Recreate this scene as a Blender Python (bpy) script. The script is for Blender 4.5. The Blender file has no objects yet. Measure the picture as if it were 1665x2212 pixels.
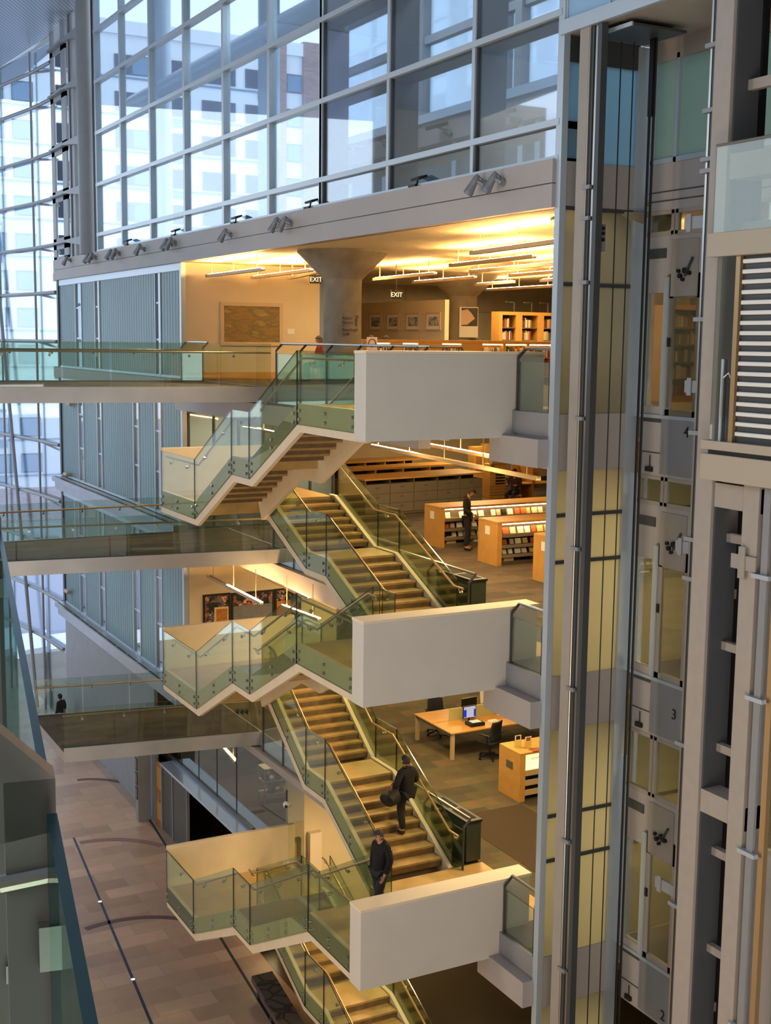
import bpy, bmesh, math, random
from mathutils import Vector, Matrix
random.seed(7)
sc = bpy.context.scene
COL = sc.collection
PI = math.pi
# ---------------------------------------------------------------- camera (fitted to the photograph)
FPX = 2744.07
CR = Vector((0.8820564, -0.4710019, 0.0115611))
CU = Vector((0.0529285, 0.1234438, 0.9909390))
CD = Vector((0.4681613, 0.8734523, -0.1338139))
EYE = Vector((0, 0, 16.0))
def ray(px, py): return CR*((px-832.5)/FPX) - CU*((py-1106)/FPX) + CD
def pX(px, py, X): v = ray(px, py); return EYE + v*(X/v.x)
def pY(px, py, Y): v = ray(px, py); return EYE + v*(Y/v.y)
def pZ(px, py, Z): v = ray(px, py); return EYE + v*((Z-16.0)/v.z)
cam = bpy.data.cameras.new('camera'); camo = bpy.data.objects.new('camera', cam); COL.objects.link(camo)
cam.sensor_fit = 'VERTICAL'; cam.sensor_height = 36; cam.lens = 36*FPX/2212
cam.clip_start = .1; cam.clip_end = 500
M = Matrix.Identity(4)
for i in range(3):
    M[i][0] = CR[i]; M[i][1] = CU[i]; M[i][2] = -CD[i]; M[i][3] = EYE[i]
camo.matrix_world = M
sc.camera = camo
sc.view_settings.view_transform = 'Standard'; sc.view_settings.look = 'None'; sc.view_settings.gamma = 1
sc.view_settings.use_curve_mapping = False
# ---------------------------------------------------------------- levels
Z1, Z2, Z3, Z4, ZC = 0.0, 5.12, 10.26, 14.8, 18.2
XW = 12.55
# ---------------------------------------------------------------- mesh builder
WLOC = {}
class MB:
    def __init__(s): s.v = []; s.f = []; s.m = []; s.mi = 0
    def face(s, idx): s.f.append(idx); s.m.append(s.mi)
    def box(s, x0, x1, y0, y1, z0, z1):
        if x0 > x1: x0, x1 = x1, x0
        if y0 > y1: y0, y1 = y1, y0
        if z0 > z1: z0, z1 = z1, z0
        n = len(s.v)
        s.v += [(x0,y0,z0),(x1,y0,z0),(x1,y1,z0),(x0,y1,z0),(x0,y0,z1),(x1,y0,z1),(x1,y1,z1),(x0,y1,z1)]
        for q in ((3,2,1,0),(4,5,6,7),(0,1,5,4),(1,2,6,5),(2,3,7,6),(3,0,4,7)): s.face([n+i for i in q])
        return s
    def obox(s, c, size, rz=0, rx=0, ry=0):
        R = Matrix.Rotation(rz,3,'Z') @ Matrix.Rotation(ry,3,'Y') @ Matrix.Rotation(rx,3,'X')
        a, b, d = size[0]/2, size[1]/2, size[2]/2
        n = len(s.v); c = Vector(c)
        for p in ((-a,-b,-d),(a,-b,-d),(a,b,-d),(-a,b,-d),(-a,-b,d),(a,-b,d),(a,b,d),(-a,b,d)):
            s.v.append(tuple(c + R @ Vector(p)))
        for q in ((3,2,1,0),(4,5,6,7),(0,1,5,4),(1,2,6,5),(2,3,7,6),(3,0,4,7)): s.face([n+i for i in q])
        return s
    def bar(s, a, b, w, h=None, up=(0,0,1)):
        # rectangular bar from a to b, w sideways, h along up
        h = h or w; a = Vector(a); b = Vector(b); d = (b-a).normalized(); u = Vector(up)
        if abs(d.dot(u)) > .99: u = Vector((0,1,0))
        r = d.cross(u).normalized(); u = r.cross(d).normalized()
        n = len(s.v)
        for p in (a, b):
            for q in ((-1,-1),(1,-1),(1,1),(-1,1)): s.v.append(tuple(p + r*(q[0]*w/2) + u*(q[1]*h/2)))
        for q in ((3,2,1,0),(4,5,6,7),(0,1,5,4),(1,2,6,5),(2,3,7,6),(3,0,4,7)): s.face([n+i for i in q])
        return s
    def tube(s, pts, r, k=8, cap=True):
        pts = [Vector(p) for p in pts]; rings = []; prev = None
        rr = r if isinstance(r, (list, tuple)) else [r]*len(pts)
        for i, p in enumerate(pts):
            if i == 0: d = pts[1]-pts[0]
            elif i == len(pts)-1: d = pts[-1]-pts[-2]
            else: d = (pts[i+1]-p).normalized() + (p-pts[i-1]).normalized()
            if d.length < 1e-6: d = pts[i]-pts[i-1]
            d.normalize()
            if prev is None:
                u = Vector((0,0,1)) if abs(d.z) < .9 else Vector((1,0,0))
            else: u = prev
            a = d.cross(u)
            if a.length < 1e-5: a = d.cross(Vector((1,0,0)))
            a.normalize(); b = a.cross(d).normalized(); prev = b
            n = len(s.v)
            for j in range(k):
                t = 2*PI*j/k
                s.v.append(tuple(p + a*(math.cos(t)*rr[i]) + b*(math.sin(t)*rr[i])))
            rings.append(n)
        for i in range(len(rings)-1):
            A, B = rings[i], rings[i+1]
            for j in range(k):
                s.face([A+j, A+(j+1)%k, B+(j+1)%k, B+j])
        if cap:
            s.face([rings[0]+j for j in range(k)][::-1]); s.face([rings[-1]+j for j in range(k)])
        return s
    def lathe(s, prof, c, k=24, sx=1, sy=1):
        # profile [(r,z)...] about the vertical through c
        rings = []
        for r, z in prof:
            n = len(s.v)
            for j in range(k):
                t = 2*PI*j/k
                s.v.append((c[0]+r*sx*math.cos(t), c[1]+r*sy*math.sin(t), c[2]+z))
            rings.append(n)
        for i in range(len(rings)-1):
            A, B = rings[i], rings[i+1]
            for j in range(k): s.face([A+j, A+(j+1)%k, B+(j+1)%k, B+j])
        s.face([rings[0]+j for j in range(k)][::-1]); s.face([rings[-1]+j for j in range(k)])
        return s
    def prism(s, poly, ext, capm=None):
        # polygon (list of 3-vectors) extruded along ext; capm = material of the side faces
        n = len(s.v); k = len(poly); e = Vector(ext)
        for p in poly: s.v.append(tuple(p))
        for p in poly: s.v.append(tuple(Vector(p)+e))
        s.face(list(range(n, n+k))[::-1]); s.face(list(range(n+k, n+2*k)))
        keep = s.mi
        if capm is not None: s.mi = capm
        for j in range(k): s.face([n+j, n+(j+1)%k, n+k+(j+1)%k, n+k+j])
        s.mi = keep
        return s
    def ball(s, c, r, k=10, sx=1, sy=1, sz=1):
        n = 6; prof = []
        for i in range(n+1):
            a = -PI/2 + PI*i/n; prof.append((max(r*math.cos(a), 1e-4), r*sz*math.sin(a)))
        return s.lathe(prof, c, k, sx, sy)
    def build(s, name, mat, parent=None, label=None, loc=None, smooth=False, bevel=0, kind=None):
        me = bpy.data.meshes.new(name)
        if parent is not None: o0 = WLOC.get(parent, Vector((0,0,0)))
        elif loc is not None: o0 = Vector(loc)
        else:
            xs = [v[0] for v in s.v]; ys = [v[1] for v in s.v]; zs = [v[2] for v in s.v]
            o0 = Vector(((min(xs)+max(xs))/2, (min(ys)+max(ys))/2, min(zs)))
        me.from_pydata([(v[0]-o0.x, v[1]-o0.y, v[2]-o0.z) for v in s.v], [], s.f)
        mats = mat if isinstance(mat, (list, tuple)) else [mat]
        for m in mats: me.materials.append(m)
        for p, mi in zip(me.polygons, s.m): p.material_index = mi; p.use_smooth = smooth
        bm = bmesh.new(); bm.from_mesh(me); bmesh.ops.recalc_face_normals(bm, faces=bm.faces); bm.to_mesh(me); bm.free()
        o = bpy.data.objects.new(name, me); COL.objects.link(o)
        if parent is not None: o.parent = parent
        else: o.location = o0
        WLOC[o] = o0
        if smooth:
            try: me.set_sharp_from_angle(angle=math.radians(40))
            except Exception: pass
        if bevel:
            b = o.modifiers.new('bevel', 'BEVEL'); b.width = bevel; b.segments = 2; b.limit_method = 'ANGLE'
        if label: o['label'] = label
        if kind: o['kind'] = kind
        return o
def B(*a): return MB().box(*a)
def thing(name, label, cat, loc, group=None):
    o = bpy.data.objects.new(name, None); COL.objects.link(o)
    o.empty_display_size = .2
    o.location = loc; WLOC[o] = Vector(loc)
    return tag(o, label, cat, group)
def tag(o, label, cat, group=None):
    o['label'] = label; o['category'] = cat
    if group: o['group'] = group
    return o
def struct(name, mb, mat, smooth=False):
    return mb.build(name, mat, kind='structure', smooth=smooth)
def copy_tree(o, parent=None):
    c = o.copy(); COL.objects.link(c)
    if parent is not None: c.parent = parent
    WLOC[c] = WLOC.get(o, Vector((0,0,0)))
    for ch in list(o.children): copy_tree(ch, c)
    return c
def dup(o, loc, rz=None, label=None, group=None):
    c = copy_tree(o); c.location = loc
    if rz is not None: c.rotation_euler = (0,0,rz)
    if label: c['label'] = label
    if group: c['group'] = group
    return c
def text(body, name, mat, parent, pos, size, rot, ext=.004, align='LEFT'):
    cu = bpy.data.curves.new(name, 'FONT'); cu.body = body; cu.size = size; cu.extrude = ext; cu.align_x = align
    cu.materials.append(mat)
    tmp = bpy.data.objects.new(name, cu); COL.objects.link(tmp)
    dg = bpy.context.evaluated_depsgraph_get()
    me = bpy.data.meshes.new_from_object(tmp.evaluated_get(dg)); bpy.data.objects.remove(tmp)
    o = bpy.data.objects.new(name, me); COL.objects.link(o)
    w = WLOC.get(parent, Vector((0,0,0))) if parent else Vector((0,0,0))
    o.location = Vector(pos)-w; o.rotation_euler = rot
    if parent: o.parent = parent
    return o
# ---------------------------------------------------------------- materials
def newmat(n):
    m = bpy.data.materials.new(n); m.use_nodes = True
    nt = m.node_tree; nt.nodes.clear()
    out = nt.nodes.new('ShaderNodeOutputMaterial')
    return m, nt, out
def srgb(h):
    if isinstance(h, str):
        c = [int(h[i:i+2],16)/255 for i in (0,2,4)]
        c = [x/12.92 if x <= .04045 else ((x+.055)/1.055)**2.4 for x in c]
    else: c = h
    return (*c[:3], 1)
def mat(n, col, rough=.6, metal=0, noise=0, nscale=6, spec=.5, bump=0):
    m, nt, out = newmat(n); N = nt.nodes; L = nt.links
    b = N.new('ShaderNodeBsdfPrincipled'); L.new(b.outputs[0], out.inputs[0])
    b.inputs['Base Color'].default_value = srgb(col); b.inputs['Roughness'].default_value = rough
    b.inputs['Metallic'].default_value = metal; b.inputs['Specular IOR Level'].default_value = spec
    if noise:
        tc = N.new('ShaderNodeTexCoord'); no = N.new('ShaderNodeTexNoise'); no.inputs['Scale'].default_value = nscale; no.inputs['Detail'].default_value = 6
        L.new(tc.outputs['Object'], no.inputs['Vector'])
        r = N.new('ShaderNodeValToRGB'); c = srgb(col)
        r.color_ramp.elements[0].position = .3; r.color_ramp.elements[1].position = .7
        r.color_ramp.elements[0].color = tuple(x*(1-noise) for x in c[:3])+(1,)
        r.color_ramp.elements[1].color = tuple(min(1,x*(1+noise)) for x in c[:3])+(1,)
        L.new(no.outputs['Fac'], r.inputs[0]); L.new(r.outputs[0], b.inputs['Base Color'])
        if bump:
            bp = N.new('ShaderNodeBump'); bp.inputs['Strength'].default_value = bump; bp.inputs['Distance'].default_value = .02
            L.new(no.outputs['Fac'], bp.inputs['Height']); L.new(bp.outputs[0], b.inputs['Normal'])
    return m
def emit(n, col, s):
    m, nt, out = newmat(n); e = nt.nodes.new('ShaderNodeEmission')
    e.inputs[0].default_value = srgb(col); e.inputs[1].default_value = s
    nt.links.new(e.outputs[0], out.inputs[0]); return m
def glass(n, tint, base=.06, edge=.5, rough=.02, gcol=(1,1,1)):
    m, nt, out = newmat(n); N = nt.nodes; L = nt.links
    t = N.new('ShaderNodeBsdfTransparent'); t.inputs[0].default_value = srgb(tint)
    g = N.new('ShaderNodeBsdfGlossy'); g.inputs['Roughness'].default_value = rough; g.inputs[0].default_value = (*gcol,1)
    lw = N.new('ShaderNodeLayerWeight'); lw.inputs[0].default_value = .35
    mr = N.new('ShaderNodeMapRange'); mr.inputs[3].default_value = base; mr.inputs[4].default_value = edge
    L.new(lw.outputs['Fresnel'], mr.inputs[0])
    mx = N.new('ShaderNodeMixShader'); L.new(mr.outputs[0], mx.inputs[0]); L.new(t.outputs[0], mx.inputs[1]); L.new(g.outputs[0], mx.inputs[2])
    L.new(mx.outputs[0], out.inputs[0]); return m
def brickmat(n, c1, c2, mortar, sc_, bw, bh, msize=.01, rough=.7, off=.5, noise=.25, swap=None, bias=0):
    m, nt, out = newmat(n); N = nt.nodes; L = nt.links
    b = N.new('ShaderNodeBsdfPrincipled'); L.new(b.outputs[0], out.inputs[0]); b.inputs['Roughness'].default_value = rough
    tc = N.new('ShaderNodeTexCoord'); br = N.new('ShaderNodeTexBrick')
    src = tc.outputs['Object']
    if swap:
        sp = N.new('ShaderNodeSeparateXYZ'); cb = N.new('ShaderNodeCombineXYZ'); L.new(src, sp.inputs[0])
        for i, a in enumerate(swap): L.new(sp.outputs[a], cb.inputs[i])
        src = cb.outputs[0]
    L.new(src, br.inputs['Vector'])
    br.inputs['Scale'].default_value = sc_; br.inputs['Brick Width'].default_value = bw; br.inputs['Row Height'].default_value = bh
    br.inputs['Mortar Size'].default_value = msize; br.offset = off; br.inputs['Bias'].default_value = bias
    br.inputs['Color1'].default_value = srgb(c1); br.inputs['Color2'].default_value = srgb(c2); br.inputs['Mortar'].default_value = srgb(mortar)
    no = N.new('ShaderNodeTexNoise'); no.inputs['Scale'].default_value = 3; no.inputs['Detail'].default_value = 8; L.new(tc.outputs['Object'], no.inputs['Vector'])
    mx = N.new('ShaderNodeMixRGB'); mx.blend_type = 'OVERLAY'; mx.inputs[0].default_value = noise
    L.new(br.outputs['Color'], mx.inputs[1]); L.new(no.outputs['Color'], mx.inputs[2])
    hs = N.new('ShaderNodeHueSaturation'); hs.inputs['Saturation'].default_value = .9; L.new(mx.outputs[0], hs.inputs['Color'])
    L.new(hs.outputs[0], b.inputs['Base Color']); return m
M_cream = mat('cream_paint', 'd9c8a6', .75, noise=.04, nscale=1.2)
M_panel = mat('white_panel', 'cfcac2', .6, noise=.025, nscale=1.5)
M_cap = mat('cream_cap', 'e6d6bd', .55)
M_string = mat('stringer_paint', 'd9c9ae', .55, noise=.04, nscale=3)
M_ceil = mat('ceiling_paint', 'd8c8a4', .8)
M_band = mat('warm_grey_panel', 'a9a4a3', .55, noise=.04, nscale=.8)
M_fascia = mat('steel_fascia', 'a0a3aa', .38, metal=.55, noise=.08, nscale=1.2)
M_steel = mat('painted_steel', '8d9197', .5, metal=.25, noise=.05, nscale=2)
M_steelw = mat('warm_painted_steel', '9f9890', .5, noise=.05, nscale=2)
M_dsteel = mat('dark_steel', '4a4d50', .45, metal=.3)
M_alum = mat('pale_aluminium', 'b9c6d2', .35, metal=.35)
M_chrome = mat('brushed_chrome', 'b5b3ac', .28, metal=.9)
M_brass = mat('bronze_rail', 'b79a72', .35, metal=.6)
M_black = mat('black_plastic', '0d0e10', .5)
M_dark = mat('dark_cloth', '14151a', .85)
M_concrete = mat('board_concrete', '8a8172', .85, noise=.22, nscale=2.2, bump=.15)
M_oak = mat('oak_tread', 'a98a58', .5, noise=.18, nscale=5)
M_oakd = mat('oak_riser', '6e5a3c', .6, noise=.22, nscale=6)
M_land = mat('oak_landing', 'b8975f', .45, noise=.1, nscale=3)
M_wood = mat('orange_maple', 'c9964a', .45, noise=.07, nscale=4)
M_woodd = mat('maple_edge', 'a87434', .5, noise=.07, nscale=4)
M_gfile = mat('grey_filing', '756c5c', .5)
M_shelf = mat('grey_shelf', '5d564b', .5)
M_white = mat('white_paint', 'e8e8e4', .6)
M_paper = mat('paper', 'efe9da', .8)
M_under = mat('stair_underside', 'b9a68a', .7, noise=.05)
M_carpet = brickmat('carpet_tile', '544838', '383028', '403730', 1, .9, .32, 0, .95, noise=.55)
M_carpet2 = brickmat('green_carpet_tile', '584c2c', '3c3724', '443d27', 1, .95, .48, 0, .95, noise=.5)
M_carpetb = mat('brown_carpet', '3a2c18', .95, noise=.15, nscale=30)
M_tile = brickmat('stone_tile', 'b5957a', '977862', '8a6e59', 1, 1.5, .62, .006, .35, noise=.18)
M_inlay = mat('dark_inlay', '12161f', .5)
M_red = mat('red_inlay', '5a3a38', .5, noise=.1)
M_glass = glass('clear_glass', (.83,.90,.86), .05, .45)
M_gedge = mat('glass_edge', '16231d', .2)
M_gstair = glass('green_stair_glass', (.80,.875,.76), .045, .35)
M_gcurt = glass('curtain_glass', (.86,.94,1.0), .06, .55)
M_gdark = glass('tinted_curtain_glass', (.82,.88,.94), .07, .5)
M_gshaft = glass('shaft_glass', (.80,.84,.80), .07, .35)
def channel(n, c1, c2, k=.45):
    m, nt, out = newmat(n); N = nt.nodes; L = nt.links
    b = N.new('ShaderNodeBsdfPrincipled'); b.inputs['Roughness'].default_value = .35; b.inputs['Base Color'].default_value = srgb(c1)
    t = N.new('ShaderNodeBsdfTranslucent'); t.inputs[0].default_value = srgb(c2)
    mx = N.new('ShaderNodeMixShader'); mx.inputs[0].default_value = k
    L.new(b.outputs[0], mx.inputs[1]); L.new(t.outputs[0], mx.inputs[2]); L.new(mx.outputs[0], out.inputs[0]); return m
M_chan = channel('channel_glass', 'a3bcc4', 'c2dbe2')
M_frost = channel('frosted_glass', 'b4b6a6', 'd9dac8', .7)
M_frostb = channel('blue_frosted_glass', '93b4c8', 'b8d8ea', .65)
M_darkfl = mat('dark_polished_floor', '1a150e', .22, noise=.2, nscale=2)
M_frostb2 = channel('pale_blue_frosted', 'a9c6dc', 'c9e2f2')
M_beige = mat('lift_frame_paint', 'a59c94', .5, noise=.04)
M_carb = mat('lift_car_beige', 'b3a896', .5)
M_spot = mat('spot_grey', '8b9097', .4, metal=.4)
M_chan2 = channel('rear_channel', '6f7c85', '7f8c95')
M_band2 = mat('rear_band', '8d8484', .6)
M_facade = mat('white_facade', 'dfe3e6', .7, noise=.02, nscale=.3)
M_brick = brickmat('red_brick', '9a6a55', '7a5040', 'b0a090', 1, .6, .2, .012, .85, swap=(0,2,1))
M_wfr = mat('window_frame_grey', '2c3442', .5)
M_win = mat('window_pane', '1d2a3c', .3, spec=.3)
M_winl = mat('window_curtain', '5f819c', .4, spec=.3)
M_street = mat('street', '9a98a8', .8, noise=.1)
M_roofm = mat('silver_roof', 'a9b6c4', .4, metal=.2)
def groove():
    m, nt, out = newmat('grooved_soffit'); N = nt.nodes; L = nt.links
    b = N.new('ShaderNodeBsdfPrincipled'); b.inputs['Roughness'].default_value = .32; b.inputs['Metallic'].default_value = .35; L.new(b.outputs[0], out.inputs[0])
    tc = N.new('ShaderNodeTexCoord'); mp = N.new('ShaderNodeMapping'); mp.inputs['Rotation'].default_value = (0,0,.55); L.new(tc.outputs['Object'], mp.inputs[0])
    wv = N.new('ShaderNodeTexWave'); wv.inputs['Scale'].default_value = 2.2; wv.inputs['Distortion'].default_value = .3; L.new(mp.outputs[0], wv.inputs[0])
    r = N.new('ShaderNodeValToRGB'); r.color_ramp.elements[0].color = srgb('8a9fb8'); r.color_ramp.elements[1].color = srgb('c9d8e6'); L.new(wv.outputs[0], r.inputs[0]); L.new(r.outputs[0], b.inputs['Base Color'])
    bp = N.new('ShaderNodeBump'); bp.inputs['Strength'].default_value = .4; L.new(wv.outputs[0], bp.inputs['Height']); L.new(bp.outputs[0], b.inputs['Normal'])
    return m
M_groove = groove()
M_roomw = mat('hall_wall', 'c2b8a8', .8)
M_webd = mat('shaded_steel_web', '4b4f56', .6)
M_armst = mat('worn_steel_arm', '8d8984', .45, metal=.3, noise=.12, nscale=18)
M_concrete2 = brickmat('board_marked_concrete', 'a3957c', '948870', '6a5f4e', 1, 3.2, 1.2, .012, .85, swap=(0,2,1))
M_gstore = glass('storefront_glass', (.74,.76,.70), .03, .25)
# ================================================================ the room shell
# ground floor and upper slabs
struct('floor', B(-16, XW+.0, 2, 64, -.3, Z1), M_tile)
struct('floor', B(XW, 36, 2, 64, -.3, Z1-.002), M_carpetb)
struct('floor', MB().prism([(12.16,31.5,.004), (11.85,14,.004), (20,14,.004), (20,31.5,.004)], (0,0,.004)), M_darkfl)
EDGE = {Z2: (13.25, 13.25), Z3: (13.3, 13.9), Z4: (XW, XW)}
for z, m in ((Z2, M_carpet2), (Z3, M_carpet), (Z4, M_carpet)):
    e1, e2 = EDGE[z]
    mb = MB()
    for x0, y0, y1 in ((XW, 17.55, 21.5), (e1, 21.5, 25), (e2, 25, 36.2), (XW, 36.2, 52), (14.4, 8, 17.55)):
        mb.mi = 0; mb.box(x0, 36, y0, y1, z-.02, z); mb.mi = 1; mb.box(x0, 36, y0, y1, z-.42, z-.02)
    struct('floor', mb, [m, M_band])
    struct('ceiling', B(e2 if z < Z4 else XW+.02, 36, 17.6, 52, z-.5, z-.43).box(14.4, 36, 8, 17.6, z-.5, z-.43), M_ceil)
struct('floor', B(XW+2.1, 16.6, 17.6, 24, Z2-.001, Z2+.006), M_carpetb)
struct('ceiling', B(XW+.05, 36, 17.55, 52, ZC, ZC+.3).box(14.4, 36, 8, 17.55, ZC, ZC+.3), M_ceil)
# edge fascias and the ledge band below each floor edge
k = 1
for z in (Z2, Z3, Z4):
    e1, e2 = EDGE[z]; zz = z-.9 if z > Z2 else z-.62
    struct('trim_%d' % k, B(XW-.04, XW+.02, 17.55, 19.0, z-.38, z+.01).box(e2-.04, e2+.02, 21.55 if z == Z4 else 25, 36.2, z-.38, z+.01).box(e1-.04, e1+.02, 21.55, 25, z-.38, z+.01), M_fascia); k += 1
    struct('trim_%d' % k, B(XW-.26, XW+.02, 17.55, 19.05, z-.9, z-.42).box(e2-.26, e2+.02, 21.6, 36.2, zz, z-.42), M_band); k += 1
# long upper band under the clerestory
mb = MB(); mb.mi = 0
mb.box(XW-.12, XW+.1, 17.55, 51.2, ZC, 18.58); mb.box(XW-.12, XW+.1, 17.55, 51.2, 18.6, 18.98)
mb.mi = 1; mb.box(XW-.1, XW+.1, 17.55, 51.15, 18.58, 18.6)
struct('trim_%d' % k, mb, [M_band, M_dsteel]); k += 1
# channel glass wall, three storeys and a plain panel storey below
strip_px = {4: ((164,177),(206,216),(336,348)), 3: ((172,183),(212,222),(290,302),(336,350)), 2: ((176,188),(218,230),(290,305),(338,352))}
ypix = {4: 690, 3: 980, 2: 1350}
wn = 1
for lev, z0, z1 in ((4, Z4+.02, ZC), (3, Z3+.25, Z4-.42), (2, Z2+.2, Z3-.35)):
    ys = []
    for a, b in strip_px[lev]: ys.append((pX(b, ypix[lev], XW).y, pX(a, ypix[lev], XW).y))
    y0, y1 = 36.3, 50.85
    mb = MB(); y = y0; w = .26; mg = MB()
    while y < y1:
        t = min(y+w, y1)
        if not any(a-.1 < (y+t)/2 < b+.1 for a, b in ys):
            mb.box(XW+.0, XW+.07, y+.016, t-.016, z0+.05, z1-.22)
        y = t
    fr = MB(); fr.box(XW-.03, XW+.1, y0-.1, y1+.1, z1-.22, z1); fr.box(XW-.03, XW+.1, y0-.1, y1+.1, z0-.02, z0+.06)
    fr.box(XW-.05, XW+.1, y0-.12, y0+.02, z0, z1)
    fr.mi = 1; fr.box(XW-.06, XW+.12, y1-.05, y1+.18, z0, z1); fr.mi = 0
    for a, b in ys:
        fr.box(XW-.03, XW+.1, a-.02, a+.04, z0, z1-.2); fr.box(XW-.03, XW+.1, b-.04, b+.02, z0, z1-.2)
        n = 3
        for i in range(1, n): fr.box(XW, XW+.06, a, b, z0+(z1-z0)*i/n-.03, z0+(z1-z0)*i/n+.03)
        mg.box(XW+.02, XW+.03, a+.04, b-.04, z0+.05, z1-.22)
    f = struct('window_%d' % wn, fr, [M_alum, M_dsteel]); wn += 1
    mb.build('channel_glass', M_chan, f, kind='structure'); mg.build('clear_pane', M_gdark, f, kind='structure')
struct('wall_east', B(36, 36.2, 8, 52, 0, ZC+.3), M_cream); struct('wall_south', B(14.4, 36, 7.8, 8, 0, ZC+.3), M_cream)
# rooms behind the channel glass: plain dim back wall
struct('wall_back', B(17.5, 17.6, 36.3, 51, Z1, ZC), M_cream)
struct('wall_end', B(XW+.1, 36, 51.1, 51.3, Z1, ZC+.5), M_steelw)
for z in (Z2, Z3):
    mb = MB(); mb.mi = 0; mb.box(XW-.42, XW+.05, 36.0, 51, z+.02, z+.2); mb.box(XW-.3, XW+.05, 36.0, 51, z-.3, z+.02)
    mb.mi = 1
    y = 36.6
    while y < 50.4: mb.box(XW-.36, XW-.28, y, y+1.1, z+.2, z+.205); y += 1.2
    struct('trim_%d' % k, mb, [M_fascia, M_black]); k += 1
# ground storey wall below the channel glass
struct('wall_ground', B(XW, XW+.12, 39.4, 51, 0, Z2-.25), M_steel)
# clerestory curtain wall
ym = [45.06, 42.1, 39.0, 35.85, 32.75, 29.65, 26.65, 23.45, 20.2, 17.55]
zt = [18.98, 19.57, 21.28, 23.03, 24.75, 26.45, 28.15, 29.9]
fr = MB()
for y in ym[:7]: fr.box(XW-.04, XW+.16, y-.07, y+.07, 18.95, 31)
for z in zt: fr.box(XW-.06, XW+.14, 26.7, 45.1, z-.06, z+.06)
w1 = struct('window_%d' % wn, fr, M_alum); wn += 1
B(XW+.05, XW+.06, 26.7, 45.06, 19, 31).build('clerestory_glass', M_gcurt, w1, kind='structure')
fr = MB(); fr.mi = 1
for y in ym[6:9]: fr.box(XW+.0, XW+.62, y-.09, y+.09, 18.95, 31)
fr.mi = 0
for y in ym[6:]: fr.box(XW-.04, XW+.0, y-.05, y+.05, 18.95, 31)
for z in zt: fr.box(XW-.06, XW+.05, 17.5, 26.7, z-.055, z+.055)
fr.mi = 1
for z in zt: fr.box(XW+.05, XW+.5, 17.5, 26.7, z-.1, z+.02)
w2 = struct('window_%d' % wn, fr, [M_alum, M_dsteel]); wn += 1
B(XW+.03, XW+.04, 17.5, 26.65, 19, 31).build('clerestory_glass', M_gdark, w2, kind='structure')
# bridges
def lerp(a, b, t): return a+(b-a)*t
def bridge(z, near, far, label, post_r, fasc=.36, npan=4, railz=.86):
    (x0, y0), (x1, y1) = near; (u0, v0), (u1, v1) = far      # left end, right end
    t = thing('footbridge', label, 'bridge', ((x0+x1)/2, (y0+v0)/2, z), 'footbridges across the atrium')
    mb = MB(); mb.prism([(x0,y0,z-.1),(x1,y1,z-.1),(u1,v1,z-.1),(u0,v0,z-.1)], (0,0,.1)); mb.build('deck', M_carpet, t)
    mb = MB(); mb.prism([(x0,y0,z-fasc),(x1,y1,z-fasc),(u1,v1,z-fasc),(u0,v0,z-fasc)], (0,0,fasc-.1)); mb.build('underside', M_band, t)
    def side(a, b, sgn):
        a = Vector((*a, 0)); b = Vector((*b, 0)); d = (b-a).normalized(); n = Vector((d.y, -d.x, 0))*sgn
        mb = MB()
        mb.prism([a+Vector((0,0,z-fasc)), b+Vector((0,0,z-fasc)), b+n*.06+Vector((0,0,z-fasc)), a+n*.06+Vector((0,0,z-fasc))], (0,0,fasc+.02))
        mb.build('fascia', M_fascia, t)
        for i in range(npan):
            p = a.lerp(b, i/npan)+d*.02 - n*.03; q = a.lerp(b, (i+1)/npan)-d*.02 - n*.03
            g = MB(); g.mi = 0
            g.prism([p+Vector((0,0,z-.05)), q+Vector((0,0,z-.05)), q+Vector((0,0,z+1.08)), p+Vector((0,0,z+1.08))], -n*.02, 1)
            gp = g.build('glass_panel', [M_glass, M_gedge], t)
        r = MB(); off = -n*.13
        r.tube([a+off+Vector((0,0,z+railz)), b+off+Vector((0,0,z+railz))], .024); r.build('handrail', M_brass, t)
        L = (b-a).length; m = int(L/1.1)
        for i in range(m):
            p = a+d*(.5+i*1.1); br = MB()
            br.tube([p-n*.03+Vector((0,0,z+railz-.09)), p-n*.1+Vector((0,0,z+railz-.09)), p+off+Vector((0,0,z+railz-.02))], .014, 6)
            br.tube([p-n*.03+Vector((0,0,z+railz-.09)), p-n*.055+Vector((0,0,z+railz-.09))], .035, 10)
            br.build('rail_bracket', M_chrome, t)
    side((x0,y0), (x1,y1), 1); side((u0,v0), (u1,v1), -1)
    return t
bridge(Z4, ((-3, 32.2), (12.5, 29.4)), ((-3, 36.6), (12.5, 34.25)), 'topmost footbridge with a metal fascia and clear glass sides', 1)
bridge(Z3, ((4.5, 33.1), (13.88, 31.75)), ((4.5, 36.1), (13.88, 36.0)), 'middle footbridge carpeted dark grey below the topmost bridge', 1)
bridge(Z2, ((7.95, 32.8), (13.22, 31.9)), ((7.95, 36.1), (13.22, 35.1)), 'lowest footbridge with brown carpet above the stone floor', 1)
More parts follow.
